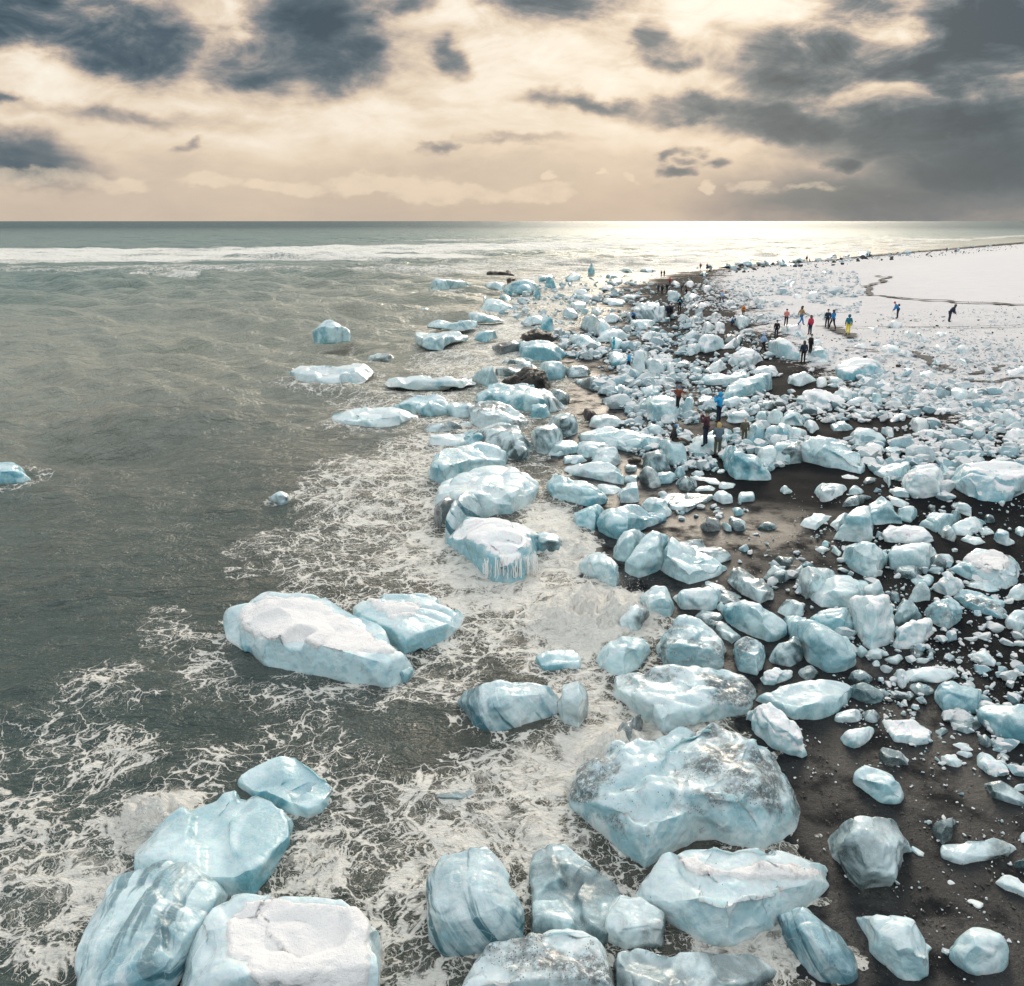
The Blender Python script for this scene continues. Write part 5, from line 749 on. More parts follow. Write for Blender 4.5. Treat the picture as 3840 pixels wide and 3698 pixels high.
    if cap is not None:
        Wd = V + base; px, py, _ = project(Wd); ins = np.where(inside(cap, px, py), 1, -1) * dist_line(cap, px, py, True); N = vnormals(V, T)
        rough = 10 * vnoise(V * 3.1, seed + 8) + 7 * vnoise(V * 9.0, seed + 9); wgt = sstep(ins + rough * (hero * 1.0), -6, 14) * (N[:, 2] > 0.15)
        selF = (wgt[T] > 0).any(1); F2 = T[selF]; used = np.unique(F2); mp = -np.ones(n, int); mp[used] = np.arange(len(used)); up = np.array([0, 0, 1.0])
        CV = V[used] + N[used] * (-0.03 + 0.09 * wgt[used] + 0.012 * vnoise(V[used] * 7, 3) * wgt[used])[:, None]
        link('snow_cap', mesh_np('snow_cap', CV, mp[F2]), SNOW_DIRTY if 'bowl' in (cap_label or '') else SNOW, parent=ob)
    if G0[2] <= 0.05 or float(ground(base[0], base[1])) < 0.25: FLOAT_SPOTS.append((base[0], base[1], max(W * 0.55, 0.3)))
    cxp = (allp[:, 0].min() + allp[:, 0].max()) / 2; cyp = (allp[:, 1].min() + allp[:, 1].max()) / 2
    return ob, cxp, cyp, pxw
ICE = []          # (object, px, py, width in pixels, kind) of everything that still needs a label
MARKS = []        # landmarks: short description, px, py
cap_label = None
for i, line in enumerate(l for l in HERO.strip().split('\n')):
    f = line.split(';'); tile, kind, ff, pl, nm, lab = f[:6]; cap = parse(f[6], tile)[0] if len(f) > 6 and f[6].strip() else None; cap_label = lab
    ob, cx, cy, pw = build_ice(parse(pl, tile), float(ff), 100 + i, kind, nm, True, cap=cap)
    tag(ob, lab, 'rock' if nm == 'rock' else {'iceberg': 'iceberg', 'ice_floe': 'ice floe', 'ice_block': 'ice block', 'ice_chunk': 'ice chunk'}[nm])
    MARKS.append((lab, cx, cy))
n_rest = 0
for tile, txt in REST.items():
    for e in txt.replace('\n', '').split('/'):
        kind, ff, pl = e.strip().split(' ', 2); n_rest += 1; polys = parse(pl, tile)
        xs_ = [q[0] for q in polys[0]]; nm = 'ice_block' if max(xs_) - min(xs_) > 120 else 'ice_chunk'
        ob, cx, cy, pw = build_ice(polys, float(ff), 1000 + n_rest, kind, nm); ICE.append((ob, cx, cy, pw, kind, polys[0]))
print('ICE PIECES', len(MARKS), len(ICE))

# ================================================================ PEOPLE
def skin_mesh(name, joints, bones, radii, root=None, sub=1):
    me = bpy.data.meshes.new(name); names = list(joints); me.from_pydata([joints[n] for n in names], [(names.index(a), names.index(b)) for a, b in bones], [])
    ob = bpy.data.objects.new(name, me); COL.objects.link(ob); ob.modifiers.new('s', 'SKIN'); bpy.context.view_layer.update()
    for n, v in zip(names, me.skin_vertices[0].data):
        r = radii[n]; v.radius = (r, r) if not isinstance(r, tuple) else r; v.use_root = (n == (root or names[0]))
    ss = ob.modifiers.new('u', 'SUBSURF'); ss.levels = sub
    dg = bpy.context.evaluated_depsgraph_get(); m2 = bpy.data.meshes.new_from_object(ob.evaluated_get(dg)); COL.objects.unlink(ob); bpy.data.objects.remove(ob); bpy.data.meshes.remove(me)
    m2.polygons.foreach_set('use_smooth', np.ones(len(m2.polygons), bool)); m2.name = name; return m2
def pose(kind):
    J = dict(pelvis=(0, 0, .96), waist=(0, .0, 1.10), chest=(0, .01, 1.32), neck=(0, .0, 1.47), chin=(0, .02, 1.55), head=(0, .03, 1.65), crown=(0, .02, 1.74), nose=(0, .12, 1.63))
    for s, n in ((-1, 'l'), (1, 'r')):
        J.update({'sh' + n: (s * .19, 0, 1.41), 'el' + n: (s * .26, -.03, 1.14), 'wr' + n: (s * .25, .07, .90), 'hip' + n: (s * .10, 0, .90), 'kn' + n: (s * .11, .02, .50), 'an' + n: (s * .12, -.02, .09), 'to' + n: (s * .13, .16, .04)})
    def S(**k): J.update(k)
    if kind == 'walk':
        S(knl=(-.11, .22, .52), anl=(-.11, .30, .10), tol=(-.12, .47, .06), knr=(.11, -.08, .50), anr=(.11, -.34, .14), tor=(.12, -.20, .05), ell=(-.26, -.16, 1.17), wrl=(-.25, -.20, .94), elr=(.26, .10, 1.17), wrr=(.24, .30, 1.02))
    if kind == 'photo':
        S(ell=(-.27, .14, 1.20), wrl=(-.08, .27, 1.52), elr=(.27, .14, 1.20), wrr=(.08, .27, 1.52), anl=(-.16, -.02, .09), tol=(-.20, .15, .04))
    if kind == 'spread':
        S(ell=(-.46, .0, 1.34), wrl=(-.70, .03, 1.37), elr=(.46, .0, 1.32), wrr=(.70, .03, 1.30), knl=(-.10, .16, .55), anl=(-.09, .10, .14), tol=(-.10, .28, .10))
    if kind == 'lookdown':
        S(ell=(-.25, .05, 1.14), wrl=(-.10, .26, 1.14), elr=(.25, .05, 1.14), wrr=(.10, .26, 1.14), head=(0, .07, 1.63), nose=(0, .17, 1.59), crown=(0, .07, 1.73))
    if kind == 'bend':
        for n in J:
            x, y, z = J[n]
            if z > 1.0 or n.startswith(('el', 'wr')): d = max(z - .96, 0); J[n] = (x, y + d * .55, .96 + (z - .96) * (.84 if z > .96 else 1))
        S(wrl=(-.2, .45, .80), wrr=(.2, .45, .80), ell=(-.24, .30, 1.02), elr=(.24, .30, 1.02))
    if kind == 'crouch':
        for n in list(J):
            x, y, z = J[n]
            if not n.startswith(('kn', 'an', 'to')): J[n] = (x, y + max(z - .96, 0) * .25, z - .56)
        S(knl=(-.16, .36, .50), knr=(.16, .36, .42), hipl=(-.1, 0, .36), hipr=(.1, 0, .36), ell=(-.25, .22, .62), elr=(.25, .22, .62), wrl=(-.12, .42, .56), wrr=(.12, .42, .56))
    if kind == 'sit':
        for n in list(J):
            x, y, z = J[n]
            if not n.startswith(('kn', 'an', 'to')): J[n] = (x, y, z - .86)
        S(hipl=(-.1, .03, .08), hipr=(.1, .03, .08), knl=(-.12, .46, .10), knr=(.12, .46, .12), anl=(-.12, .84, -.12), anr=(.12, .86, -.06), tol=(-.14, .92, .02), tor=(.14, .94, .06), ell=(-.27, -.10, .30), elr=(.27, -.10, .30), wrl=(-.28, -.16, .07), wrr=(.22, .20, .20))
    return J
RAD = dict(pelvis=.115, waist=.105, chest=.13, neck=.055, chin=.062, head=.098, crown=.07, nose=.018, sh=.065, el=.042, wr=.028, hip=.085, kn=.055, an=.038, to=.034)
def rad(n): return RAD.get(n, RAD.get(n[:-1], .05))
def body_parts(kind):
    J = pose(kind); B = [('pelvis', 'waist'), ('waist', 'chest'), ('chest', 'neck'), ('neck', 'chin'), ('chin', 'head'), ('head', 'crown'), ('head', 'nose')]
    for n in 'lr': B += [('chest', 'sh' + n), ('sh' + n, 'el' + n), ('el' + n, 'wr' + n), ('pelvis', 'hip' + n), ('hip' + n, 'kn' + n), ('kn' + n, 'an' + n), ('an' + n, 'to' + n)]
    JB = dict(J); BB = list(B); RB = {n: rad(n) for n in J}
    for n, s in (('l', -1), ('r', 1)):                                          # palms and five fingers
        e, w = Vector(J['el' + n]), Vector(J['wr' + n]); d = (w - e).normalized(); sd = d.cross(Vector((0, 0, 1)));
        if sd.length < .2: sd = Vector((1, 0, 0))
        sd.normalize(); up = sd.cross(d); p = w + d * .06; JB['pa' + n] = tuple(p); RB['pa' + n] = .030; BB.append(('wr' + n, 'pa' + n))
        for k, (o, ln) in enumerate(((-.026, .055), (-.009, .068), (.009, .064), (.026, .048))):
            a = p + d * .035 + sd * o; b = a + d * ln * .6 - up * .012; c = b + d * ln * .4 - up * .028
            for m_, q, r in (('f', a, .010), ('g', b, .009), ('h', c, .007)): JB[f'{m_}{k}{n}'] = tuple(q); RB[f'{m_}{k}{n}'] = r
            BB += [('pa' + n, f'f{k}{n}'), (f'f{k}{n}', f'g{k}{n}'), (f'g{k}{n}', f'h{k}{n}')]
        a = w + d * .035 + sd * s * .034; b = a + d * .035 + sd * s * .022; JB['t' + n] = tuple(a); JB['u' + n] = tuple(b); RB['t' + n] = .011; RB['u' + n] = .009; BB += [('wr' + n, 't' + n), ('t' + n, 'u' + n)]
    body = skin_mesh('person', JB, BB, RB, 'pelvis')
    K = ['pelvis', 'waist', 'chest', 'neck'] + [a + n for n in 'lr' for a in ('sh', 'el', 'wr')]
    RJ = dict(pelvis=.165, waist=.155, chest=.175, neck=.08, sh=.095, el=.075, wr=.055)
    JJ = {n: J[n] for n in K}; x, y, z = J['pelvis']; w0 = Vector(J['waist']) - Vector(J['pelvis']); JJ['hem'] = tuple(Vector(J['pelvis']) - w0 * .75)
    jacket = skin_mesh('jacket', JJ, [b for b in B if b[0] in K and b[1] in K] + [('pelvis', 'hem')], {**{n: RJ.get(n, RJ.get(n[:-1], .1)) for n in K}, 'hem': .16}, 'waist')
    K = ['pelvis'] + [a + n for n in 'lr' for a in ('hip', 'kn', 'an')]; RT = dict(pelvis=.13, hip=.11, kn=.082, an=.068)
    trousers = skin_mesh('trousers', {n: J[n] for n in K}, [b for b in B if b[0] in K and b[1] in K], {n: RT.get(n, RT.get(n[:-1], .1)) for n in K}, 'pelvis')
    boots = []
    for n in 'lr':
        a, t_ = Vector(J['an' + n]), Vector(J['to' + n]); h = Vector((a.x, a.y, a.z)) + (a - t_) * .3; h.z = min(a.z, t_.z) if kind != 'sit' else a.z
        boots.append(skin_mesh('boot', {'a': tuple(a + Vector((0, 0, .07))), 'h': tuple(a + Vector((0, 0, -.02))), 't': tuple(t_)}, [('a', 'h'), ('h', 't')], dict(a=.06, h=.062, t=.05), 'h'))
    hd = Vector(J['head'])
    def blobm(name, r, off, cut=None):
        bm = bmesh.new(); bmesh.ops.create_uvsphere(bm, u_segments=14, v_segments=10, radius=1.0)
        for v in bm.verts:
            c = v.co.copy(); v.co = Vector((c.x * r[0], c.y * r[1], c.z * r[2])) + hd + Vector(off)
            if cut is not None and v.co.z < hd.z + cut: v.co.z = hd.z + cut
        me = bpy.data.meshes.new(name); bm.to_mesh(me); bm.free(); me.polygons.foreach_set('use_smooth', np.ones(len(me.polygons), bool)); return me
    hat = blobm('hat', (.118, .128, .13), (0, -.015, .02), .02); hood = blobm('hood', (.135, .135, .16), (0, -.045, .0)); hair = blobm('hair', (.118, .115, .19), (0, -.05, -.04))
    ch = Vector(J['chest']); wv_ = Vector(J['waist']); ax = (ch - wv_).normalized(); bk = ax.cross(Vector((1, 0, 0))) * 1.0
    if bk.y > 0: bk = -bk
    pk = skin_mesh('backpack', {'a': tuple(ch + bk * .24 + ax * .06), 'b': tuple(wv_ + bk * .24 + ax * .02)}, [('a', 'b')], dict(a=(.14, .11), b=(.16, .12)), 'a')
    cm = skin_mesh('camera', {'a': (-.05, .32, 1.60), 'b': (.05, .32, 1.60), 'c': (0, .32, 1.60), 'd': (0, .44, 1.60)}, [('a', 'c'), ('c', 'b'), ('c', 'd')], dict(a=.05, b=.05, c=.055, d=.04), 'c') if kind == 'photo' else None
    return dict(body=body, jacket=jacket, trousers=trousers, boots=boots, hat=hat, hood=hood, hair=hair, backpack=pk, camera=cm)
CLOTH = {}
def cloth(c):
    if c not in CLOTH: CLOTH[c] = plain('cloth_' + c, {
        'black': (.012, .013, .016), 'navy': (.018, .028, .055), 'brightblue': (.02, .36, .70), 'blue': (.02, .20, .48), 'paleblue': (.35, .50, .72), 'cyan': (.02, .50, .66), 'maroon': (.075, .022, .03), 'rust': (.20, .05, .03),
        'greyblue': (.12, .17, .22), 'khaki': (.11, .10, .065), 'brown': (.09, .065, .045), 'orange': (.85, .24, .02), 'red': (.60, .03, .03), 'pink': (.55, .04, .09), 'tan': (.40, .27, .13), 'teal': (.01, .15, .22), 'yellow': (.90, .72, .02), 'skin': (.55, .36, .27),
        'blond': (.55, .38, .16), 'beige': (.6, .52, .42), 'darkgreen': (.03, .06, .045), 'redwhite': (.70, .25, .22)}[c], 0.85)
    return CLOTH[c]
PROTO = {}
# tile, x, feet y, head top y, pose, facing (deg, 0 = away, 90 = to the left), jacket, trousers, headwear, extras, stands: r on whatever the feet meet / g on the ground behind, label
PEOPLE = """
3;700;972;828;walk;75;brightblue;navy;hat black;;r;person in a bright blue jacket striding left across ice with a black hat
3;1063;1240;1122;spread;150;rust;black;hat blue;;r;person in a rust jacket and blue hat holding both arms out on a blue berg
3;1360;1338;1128;photo;60;brightblue;navy;hood brightblue;;g;person in a long bright blue hooded jacket raising a camera
3;1262;1515;1262;photo;70;maroon;navy;hat darkgreen;;r;person in a maroon jacket aiming a camera on the trampled slab
3;1350;1592;1350;lookdown;20;greyblue;khaki;hair blond;;r;fair-haired person in a grey-blue coat and khaki trousers seen from behind
3;1546;1495;1330;stand;190;khaki;khaki;hat beige;;g;person in a khaki winter coat with beige fur hat behind a white block
3;1035;1478;1358;sit;-80;black;brown;hat blue;;r;person in black and a blue hat sitting on top of a sky-blue block
3;1074;526;425;stand;0;black;black;hat black;pack cyan;r;person carrying a cyan backpack right of the ribbed grey dome
3;988;582;473;stand;30;navy;navy;hat black;;r;person in dark blue beside the ribbed grey dome, left one of the pair
3;1012;580;476;photo;20;black;black;hat black;;r;person in black beside the ribbed grey dome, right one of the pair
3;739;587;528;crouch;120;blue;navy;hat red;;r;person in blue with a red hat at the left foot of the ribbed grey dome
3;918;387;330;stand;10;navy;black;hat black;;r;dark-clothed person leftmost in a row of three among white ice
3;945;400;335;stand;-20;black;black;hat black;;r;dark-clothed person in the middle of a row of three among white ice
3;982;386;320;stand;30;navy;navy;hat black;;r;dark-clothed person rightmost in a row of three, just before the red jacket
3;1002;332;284;stand;10;red;black;hat red;;r;person all in red standing behind a row of three dark figures
3;940;272;228;stand;40;black;navy;hat black;;r;distant dark person near the far surf, left of a close pair
3;961;272;226;stand;-40;navy;black;hat black;;r;distant dark person near the far surf, right of a close pair
3;1228;220;175;stand;20;rust;rust;hat red;;r;distant person in rust red at the water's edge, left of two
3;1276;215;181;stand;-20;maroon;black;hat red;;r;distant person in maroon at the water's edge, right of two
3;1086;382;334;bend;-90;navy;navy;hat black;;r;person in navy leaning over ice towards a crouching companion
3;1128;396;356;crouch;90;black;black;hat black;;r;person in black crouching opposite the leaning person in navy
3;1384;472;378;walk;40;paleblue;navy;hat orange;;r;person in a pale blue jacket with an orange hat walking over snowy ice
3;1541;562;497;stand;10;orange;black;hat orange;pack black;g;person in an orange jacket with black backpack half behind white ice
3;1456;626;584;crouch;-90;blue;navy;hat navy;;r;person in blue crouching low left of the orange jacket
3;1783;720;602;stand;10;black;navy;hat black;;r;dark-clothed person with feet apart on snow below the red-and-white jacket
3;1686;828;695;walk;-60;paleblue;black;hood paleblue;;r;person in a pale lilac-blue hooded jacket beside the snow-streaked berg
3;1855;632;518;lookdown;180;redwhite;black;hat black;;r;person in a red-and-white jacket looking down at their hands
4;204;737;598;walk;-60;tan;blue;hat black;;r;person in a tan jacket and bright blue trousers
4;270;806;674;stand;40;pink;navy;hat pink;;r;person in a crimson pink jacket and dark trousers
4;397;756;612;stand;10;navy;navy;hat black;;r;tall person all in navy, left of the blue-jacketed companion
4;438;764;622;walk;40;blue;black;hat navy;;r;person in a blue jacket stepping beside the tall person in navy
4;553;806;657;stand;10;teal;yellow;hood teal;;r;person in a teal jacket and bright yellow trousers on the bare track
4;922;686;577;bend;100;blue;navy;hat red;pack maroon;r;stooping person with a red hat and blue jacket alone on the snow
4;1308;713;580;bend;-70;navy;navy;hat black;;r;solitary dark person leaning forward on the snow nearest the right edge
4;272;950;815;stand;-50;black;black;hat brown;;r;dark-clothed person behind, the right one of two beside the snow-streaked berg
4;219;1016;865;stand;20;navy;black;hat brown;;r;dark-clothed person in front, the left one of two beside the snow-streaked berg
4;247;266;214;stand;20;rust;black;hat red;;r;tiny far person in rust standing by the shoreline ice
4;272;263;245;crouch;60;red;black;hat black;;r;tiny far person in red crouching beside the one in rust
4;697;231;204;stand;30;black;black;hat black;;r;tiny far person in black, left of two on the dark shoreline
4;716;231;207;stand;-30;navy;black;hat black;;r;tiny far person in navy, right of two on the dark shoreline
4;1290;192;163;stand;10;black;black;hat black;;r;farthest person, alone in black at the end of the snowy beach
3;590;824;780;lookdown;90;cyan;cyan;hood cyan;;g;person in a cyan hood only half visible behind white ice
"""
def add_people():
    bpy.context.view_layer.update(); dg = bpy.context.evaluated_depsgraph_get()
    for ln in PEOPLE.strip().split('\n'):
        tl, x, yf, yt, ps, face, jc, tr, hw, ex, st, lab = ln.split(';'); ox, oy, k = TILE[tl]; px, pf, pt = ox + float(x) / k, oy + float(yf) / k, oy + float(yt) / k
        if ps not in PROTO: PROTO[ps] = body_parts(ps)
        P = PROTO[ps]; r = rays(px, pf - 1); dr = Vector(r).normalized(); loc = None
        if st == 'r':
            ok, l, *_ = SC.ray_cast(dg, Vector((0, 0, CAM_H)), dr)
            if ok: loc = np.array(l)
        if loc is None: loc = hit(px, pf)
        full = {'sit': .92, 'crouch': 1.05, 'bend': 1.62}.get(ps, 1.76); d_ = np.array(loc) - np.array([0, 0, CAM_H]); dist = np.linalg.norm(d_); cosd = math.hypot(d_[0], d_[1]) / dist
        sc = (pf - pt) / F_SRC * dist / max(cosd, .3) / full; sc = min(max(sc, .86), 1.16)
        b = link('person', P['body']); b.location = Vector(loc) + Vector((0, 0, -.02 if ps != 'sit' else -.03)); b.scale = (sc,) * 3; b.rotation_euler = (0, 0, R(float(face)) - math.atan2(loc[0], loc[1]))
        if not P['body'].materials: P['body'].materials.append(cloth('skin'))
        tag(b, lab, 'person', 'visitors among the ice')
        def part(nm, me, mat):
            o = bpy.data.objects.new(nm, me); COL.objects.link(o); o.parent = b
            if not me.materials: me.materials.append(cloth('black'))
            o.material_slots[0].link = 'OBJECT'; o.material_slots[0].material = cloth(mat)
        part('jacket', P['jacket'], jc); part('trousers', P['trousers'], tr); [part('boot', q, 'black') for q in P['boots']]
        h, hc = hw.split(); part(h, P[h], hc)
        if h != 'hair' and h != 'hood': part('hair', P['hair'], 'brown') if int(float(x)) % 3 == 0 else None
        if ex: part('backpack', P['backpack'], ex.split()[1])
        if P['camera']: part('camera', P['camera'], 'black')
        MARKS.append((lab, px, (pf + pt) / 2))
add_people()

# ================================================================ what nobody could count
def proto_chunk(seed, sub, flat):
    rs = np.random.RandomState(seed); bm = bmesh.new(); bmesh.ops.create_icosphere(bm, subdivisions=sub, radius=1.0)
    V = np.array([v.co[:] for v in bm.verts]); T = np.array([[v.index for v in f.verts] for f in bm.faces]); bm.free()
    V *= [rs.uniform(.8, 1.25), rs.uniform(.65, 1.0), flat * rs.uniform(.7, 1.2)]
    for i in range(11):
        d = rs.normal(size=3); d /= np.linalg.norm(d); k = V @ d; V = V - np.outer(np.maximum(k - k.max() * rs.uniform(.42, .82), 0), d)
    V += V * (0.03 * vnoise(V * 2.2 + seed, seed))[:, None]; return V, T
CH = [proto_chunk(i, 3, .65) for i in range(8)]; CL = [proto_chunk(20 + i, 2, .6) for i in range(8)]; CT = [proto_chunk(40 + i, 1, .5) for i in range(6)]
def scatter(name, label, cat, px, py, size, mat, sink=.3, lib=None, seed=1, tone=None):
    rs = np.random.RandomState(seed); P = hit(px, py); G = np.maximum(ground(P[:, 0], P[:, 1]), 0); VV, TT, AA = [], [], []; off = 0
    for i in range(len(P)):
        s = size[i]; dist = math.hypot(P[i, 0], P[i, 1]); w = s / max(dist, 1) * F_SRC / 3.75
        L = lib or (CH if w > 9 else CL if w > 3 else CT); V, T = L[rs.randint(len(L))]; a = rs.uniform(0, 6.28); c, q = math.cos(a), math.sin(a); t1 = rs.normal(0, .25)
        X = V @ np.array([[c, q, 0], [-q, c, 0], [0, 0, 1]]); X = X @ np.array([[1, 0, t1], [0, 1, 0], [-t1, 0, 1]]) * s * .5
        X = X + [P[i, 0], P[i, 1], G[i] + s * .5 * (.6 - sink)]; VV.append(X); TT.append(T + off); off += len(V); AA.append(np.full(len(V), rs.rand()))
    me = mesh_np(name, np.concatenate(VV), np.concatenate(TT), smooth=False); add_attr(me, 'tone', np.concatenate(AA)); o = link(name, me, mat); tag(o, label, cat, kind='stuff'); return o
def rubble_material(name, white, blue, snow):
    m, t, p = new_mat(name); pos = t.new('ShaderNodeNewGeometry').outputs['Position']; nz = t.sep(t.new('ShaderNodeNewGeometry').outputs['Normal'])[2]; tn = t.attr('tone')
    c = t.mix(t.ramp(tn, .1, .9), blue, white); c = t.mix(t.m('MULTIPLY', t.ramp(t.noise(pos, 2.2, 5, .65), .45, .7), .4), c, tuple(x * .62 for x in blue))
    s = t.ramp(t.m('ADD', nz, t.m('MULTIPLY', t.m('SUBTRACT', t.noise(pos, 2.6, 5, .65), .5), 1.6)), .95 - snow, 1.05 - snow); c = t.mix(s, c, (.80, .785, .785))
    k = t.ramp(t.noise(pos, 9.0, 5, .7), .62, .70); c = t.mix(t.m('MULTIPLY', k, .6), c, (.06, .06, .06))
    t.put(p.inputs['Base Color'], c); t.put(p.inputs['Roughness'], t.m('ADD', .28, t.m('MULTIPLY', s, .5))); p.inputs['IOR'].default_value = 1.31
    t.put(p.inputs['Normal'], t.bump(t.noise(pos, 7.0, 5, .65), .12, .7)); return m
def pick(poly, n, seed, xlim=(0, 3900), fn=None):
    rs = np.random.RandomState(seed); xs = [q[0] for q in poly]; ys = [q[1] for q in poly]; X = np.zeros(0); Y = np.zeros(0)
    while len(X) < n:
        x = rs.uniform(min(xs), min(max(xs), 4000), n * 2); y = rs.uniform(min(ys), max(ys), n * 2); k = inside(poly, x, y)
        if fn is not None: k &= fn(x, y, rs)
        X = np.concatenate([X, x[k]]); Y = np.concatenate([Y, y[k]])
    o = np.argsort(Y[:n]); return X[:n][o], Y[:n][o], rs
def build_scatter():
    keep = lambda sc_, th: (lambda x, y, rs: (fbm(np.stack([hit(x, y)[:, 0] / sc_, hit(x, y)[:, 1] / sc_, x * 0], -1), 77, 3) > th))
    snowy = rubble_material('snowy_rubble_ice', (.72, .79, .81), (.44, .60, .66), .75); icy = rubble_material('rubble_ice', (.66, .74, .76), (.36, .54, .60), .25)
    x, y, rs = pick(F(1330,535, 1560,512, 1640,522, 1655,560, 1640,600, 1500,610, 1420,650, 1330,640, 1310,580), 2200, 1, fn=keep(9, -.45)); scatter('snow_rubble', 'snow-buried ice rubble covering the far part of the beach', 'ice rubble', x, y, rs.lognormal(-.75, .45, len(x)), snowy, seed=2)
    x, y, rs = pick(F(1420,650, 1500,640, 1640,650, 1760,640, 1960,660, 2040,880, 1760,870, 1600,820, 1480,780, 1400,720), 2900, 3, fn=keep(5, -.38)); scatter('snow_rubble', 'knee-high snowy ice rubble across the middle right of the beach', 'ice rubble', x, y, np.minimum(rs.lognormal(-1.15, .5, len(x)), 1.0), snowy, seed=4)
    x, y, rs = pick(F(960,545, 1140,530, 1330,515, 1340,640, 1440,700, 1500,790, 1560,860, 1480,900, 1300,900, 1180,860, 1200,780, 1130,700, 1060,640, 960,590), 2300, 5, fn=keep(4, -.55)); scatter('ice_rubble', 'bluish broken ice packed between the larger pieces', 'ice rubble', x, y, np.minimum(rs.lognormal(-.95, .45, len(x)), 1.1), icy, seed=6)
    x, y, rs = pick(F(1660,600, 1960,590, 2040,700, 1960,720, 1700,650), 800, 7, fn=keep(7, -.2)); scatter('snow_rubble', 'scattered snowy lumps on the smooth snowfield', 'ice rubble', x, y, rs.lognormal(-1.4, .4, len(x)), snowy, seed=8)
    x, y, rs = pick(F(1300,860, 1500,880, 1700,870, 1960,880, 1990,1888, 1700,1888, 1560,1600, 1500,1450, 1440,1340, 1330,1120, 1280,1000), 1300, 9, fn=lambda x, y, r: keep(1.6, .18)(x, y, r) & (r.rand(len(x)) > np.clip((y / KF - 1300) / 400, 0, .8))); scatter('ice_crumbs', 'small ice crumbs strewn in drifts over the black sand', 'ice crumbs', x, y, np.minimum(rs.lognormal(-2.7, .55, len(x)), .30), icy, sink=.45, lib=CT + CL[:4], seed=10)
    x, y, rs = pick(F(1560,930, 1960,930, 1990,1500, 1800,1480, 1640,1320, 1500,1180), 420, 11, fn=keep(2.2, .1)); scatter('ice_rubble', 'fist to head sized clear ice lumps between the bergs', 'ice rubble', x, y, np.minimum(rs.lognormal(-1.9, .4, len(x)), .40), icy, sink=.45, seed=12)
    peb = plain('beach_pebble', (.055, .052, .048), .45); x, y, rs = pick(F(1280,980, 1960,900, 2000,1888, 1640,1888, 1560,1600, 1480,1440, 1300,1150), 3800, 13); scatter('pebbles', 'dark rounded pebbles in the black sand', 'pebbles', x, y, np.minimum(rs.lognormal(-3.1, .45, len(x)), .13), peb, sink=.4, lib=CT, seed=14)
    x, y, rs = pick(F(1330,517, 1450,506, 1570,497, 1700,486, 1800,478, 1960,465, 1960,476, 1700,500, 1560,512, 1400,524), 420, 15); scatter('rocks', 'black stones lining the far shoreline', 'stones', x, y, rs.lognormal(-.45, .45, len(x)), plain('shore_stone', (.04, .038, .036), .7), seed=16)
    x, y, rs = pick(F(1500,640, 1960,560, 1990,760, 1700,740, 1480,660), 900, 17); scatter('stones', 'dark stones poking through the snow', 'stones', x, y, rs.lognormal(-1.9, .4, len(x)), plain('snowfield_stone', (.035, .033, .032), .8), seed=18)
    x, y, rs = pick(F(1180,600, 1420,600, 1500,700, 1740,720, 1960,760, 2000,900, 1800,960, 1660,900, 1560,860, 1400,880, 1240,860, 1160,720), 900, 21, fn=keep(5, -.25)); scatter('ice_rubble', 'waist-high broken ice jumbled across the middle of the beach', 'ice rubble', x, y, np.minimum(rs.lognormal(-.45, .38, len(x)), 1.5), icy, seed=22)
    x, y, rs = pick(F(1240,950, 1960,900, 1990,1500, 1800,1480, 1640,1330, 1480,1180, 1300,1080), 420, 23, fn=keep(2.6, -.05)); scatter('ice_rubble', 'knee-sized clear pieces filling gaps between the stranded bergs', 'ice rubble', x, y, np.minimum(rs.lognormal(-1.15, .4, len(x)), .7), icy, sink=.4, seed=24)
    x, y, rs = pick(F(1330,514, 1450,504, 1570,495, 1700,484, 1800,476, 1960,463, 1960,470, 1700,494, 1560,506, 1400,520), 150, 25); scatter('ice_rubble', 'blue ice washed up along the far shoreline', 'ice rubble', x, y, rs.lognormal(.15, .4, len(x)), icy, seed=26)
    x, y, rs = pick(F(960,545, 1200,528, 1340,560, 1340,660, 1300,720, 1220,800, 1120,740, 1060,650, 960,600), 850, 31, fn=keep(6, -.35)); scatter('ice_rubble', 'pale pieces crowding the wet sand around the ribbed dome', 'ice rubble', x, y, np.minimum(rs.lognormal(-.15, .38, len(x)), 1.9), icy, seed=32)
    # spray thrown up where the wave breaks
    rs = np.random.RandomState(3); VV, TT = [], []; off = 0
    for cx, cy, rx, n, hh in ((1150, 1165, 95, 900, 1.5), (1190, 1130, 60, 300, 1.1), (1095, 1045, 30, 120, .5), (1190, 1450, 45, 200, .5), (215, 1640, 35, 120, .35), (1130, 1235, 60, 220, .5), (290,1555, 60,150,.3)):
        for i in range(n):
            P = hit((cx + rs.normal(0, .5) * rx) * KF, (cy + rs.normal(0, .16) * rx) * KF); z = max(P[2], 0) + abs(rs.normal(0, .33)) * hh; s = rs.lognormal(-4.1, .5)
            V, T = CT[rs.randint(len(CT))]; VV.append(V * s * .7 + [P[0], P[1], z + .1]); TT.append(T + off); off += len(V)
    o = link('sea_spray', mesh_np('sea_spray', np.concatenate(VV), np.concatenate(TT)), plain('spray', (.88, .87, .85), .4)); tag(o, 'white droplets thrown up by the breaking wave', 'spray', kind='stuff')
build_scatter()

